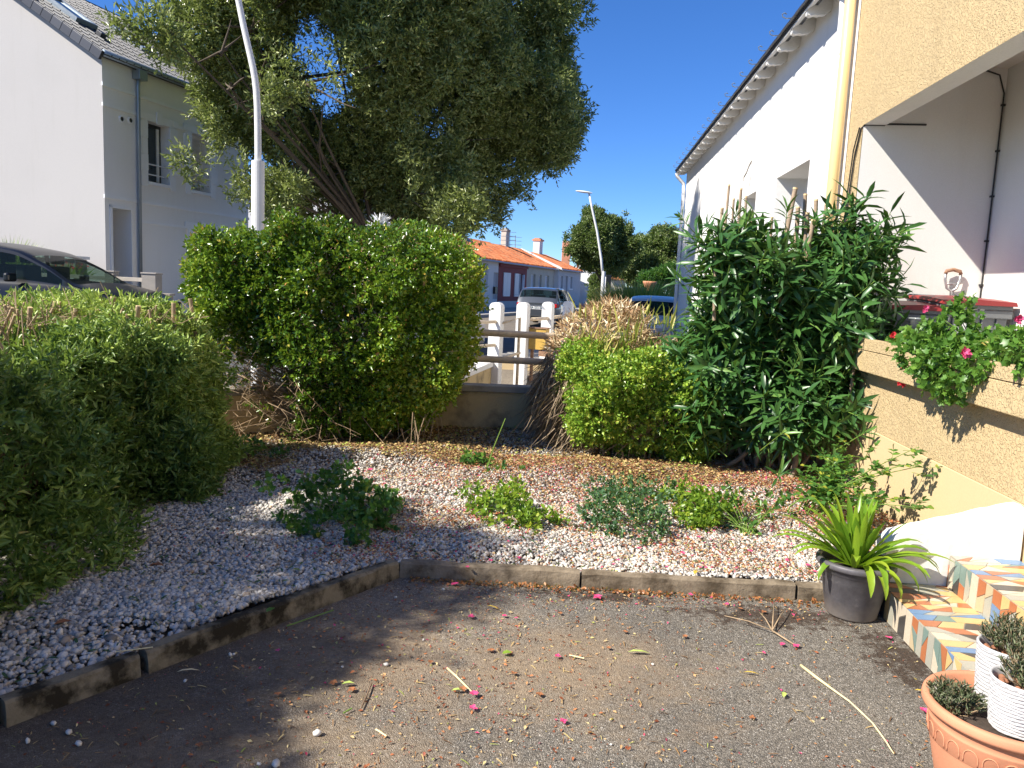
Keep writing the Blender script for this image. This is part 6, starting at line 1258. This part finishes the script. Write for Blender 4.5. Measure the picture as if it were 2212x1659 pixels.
leafthing('fallen_leaf', 'pale green lens shaped leaf among bits on the left of the asphalt', 738, 1478, .2, .05, .02, 'lime_leaf', kind='oval')
leafthing('fallen_leaf', 'green oval leaf lying left of the pink tipped stalk', 975, 1492, .15, .045, .018, 'lime_leaf', kind='oval')
leafthing('fallen_leaf', 'brown curled leaf lying on the pebbles at the far left', 115, 1350, .6, .07, .04, 'rust_leaf', z=.09, kind='oval')
leafthing('fallen_leaf', 'orange brown leaf on the pebbles at the foot of the left hedge', 320, 1222, .1, .08, .04, 'rust_leaf', z=.09, kind='oval')
leafthing('fallen_leaf', 'yellow leaf on the gravel by the foot of the row of seedlings', 1500, 1240, 1.2, .07, .025, 'yellow_leaf', z=.1)
o = MB(); pts = [G(x,y,.008+.01*math.sin(PI*i/9)) for i,(x,y) in enumerate(((1730,1437),(1762,1462),(1800,1490),(1835,1515),(1862,1540),(1885,1562),(1902,1585),(1915,1603),(1924,1618),(1931,1628)))]
o.tube(pts, [.0062,.0062,.0042,.0036,.0034,.0033,.0032,.003,.0026,.0015], 8); tag(o.build('dry_leaf_stalk', M('pale_stalk'), None, smooth=True), 'long curved straw coloured leaf stalk lying on the asphalt at the right', 'stalk')
o = MB(); pts = [G(x,y,.008) for x,y in ((966,1443),(985,1460),(1003,1478),(1022,1497))]; o.tube(pts, [.0042,.004,.0036,.003], 7); sk = o.build('flower_stalk', M('pale_stalk'), None, smooth=True); tag(sk, 'short pale stalk with a pink blossom end lying mid asphalt', 'stalk')
p = G(1024,1500,.014); P=[tuple(p)]*7; D=[(math.cos(a),math.sin(a),.4) for a in [k*.9 for k in range(7)]]; leaves_obj('blossom_end', np.array(P), np.array(D), np.tile([.01,0,1.],(7,1)), .022, .013, rng.random(7), M('pink_petal'), sk, 'oval')
o = MB(); j = G(1668,1362,.02); o.tube([G(1715,1392,.01), j], .004, 6)
for q in ((1565,1330),(1640,1322),(1672,1300),(1700,1310)): o.tube([j, (j+G(*q,.03))/2+Vector((0,0,.01)), G(*q,.03)], [.0034,.0026,.0015], 5)
tag(o.build('dry_branch', M('twig_pale'), None, smooth=True), 'dry forked branchlet lying on the mossy asphalt near the pot', 'branch')
o = MB(); o.tube([G(803,1475,.01),G(793,1500,.012),G(780,1530,.01)], .003, 5); tag(o.build('fallen_twig', M('twig'), None), 'dark thin twig lying on the asphalt left of the pink tipped stalk', 'twig')
for i, (a, b, lab) in enumerate((((1230,1415),(1262,1422),'short white straw piece in the middle of the asphalt'),((620,1352),(720,1318),'long green grass blade resting along the left kerb'),((812,1575),(835,1590),'pale cut stem piece at the bottom of the asphalt'),((250,1408),(330,1398),'dry straw lying on the pebbles near the left kerb'),((742,1540),(760,1530),'green cut stem piece on the asphalt, lower left of centre'))):
    o = MB(); o.tube([G(*a,.01 if i not in (3,) else .09), G(*b,.012 if i not in (3,) else .095)], .003, 5); tag(o.build('cut_stem', M('pale_stalk' if i != 1 and i != 4 else 'green_stem'), None), lab, 'stem')

# ------------------------------------------------------------------ light, sky, camera
sd = Vector((1.048,.50,-1.086)).normalized(); dsun = -sd; elev = math.asin(dsun.z); az = math.atan2(dsun.x, dsun.y)
sun = bpy.data.lights.new('sun', 'SUN'); sun.energy = 5.0; sun.angle = R(.53); sun.color = (1,.94,.84); so = bpy.data.objects.new('sun', sun); COL.objects.link(so); so.rotation_euler = sd.to_track_quat('-Z','Y').to_euler(); so.location = (-10,0,12)
wd = bpy.data.worlds.new('World'); scene.world = wd; wd.use_nodes = True; nt = wd.node_tree; bg = nt.nodes['Background']
sky = nt.nodes.new('ShaderNodeTexSky'); sky.sky_type = 'NISHITA'; sky.sun_disc = False; sky.sun_elevation = elev; sky.sun_rotation = az % (2*PI); sky.air_density = 1.0; sky.dust_density = 0.0; sky.ozone_density = 4.0; sky.altitude = 1800
hsv = nt.nodes.new('ShaderNodeHueSaturation'); hsv.inputs['Saturation'].default_value = 1.22; hsv.inputs['Hue'].default_value = .507; nt.links.new(sky.outputs[0], hsv.inputs['Color']); tc = nt.nodes.new('ShaderNodeTexCoord'); sp = nt.nodes.new('ShaderNodeSeparateXYZ'); nt.links.new(tc.outputs['Generated'], sp.inputs[0]); tint = ramp(nt, [(.0,(.52,.66,.86)),(.16,(.64,.76,.92)),(.5,(.86,.90,.95))], sp.outputs[2]); nt.links.new(mixc(nt, 1, hsv.outputs[0], tint, 'MULTIPLY'), bg.inputs['Color']); bg.inputs['Strength'].default_value = .11
cam = bpy.data.cameras.new('camera'); co = bpy.data.objects.new('camera', cam); COL.objects.link(co); scene.camera = co
from mathutils import Matrix
co.matrix_world = Matrix.Translation((0,0,CAMH)) @ Matrix((cR, cU, -cF)).transposed().to_4x4()
cam.sensor_width = 36; cam.sensor_fit = 'HORIZONTAL'; cam.lens = FPX/2212*36; cam.clip_start = .05; cam.clip_end = 3000
vs = scene.view_settings; vs.view_transform = 'Standard'; vs.look = 'None'; vs.gamma = 1; vs.exposure = 0.85; vs.use_curve_mapping = False
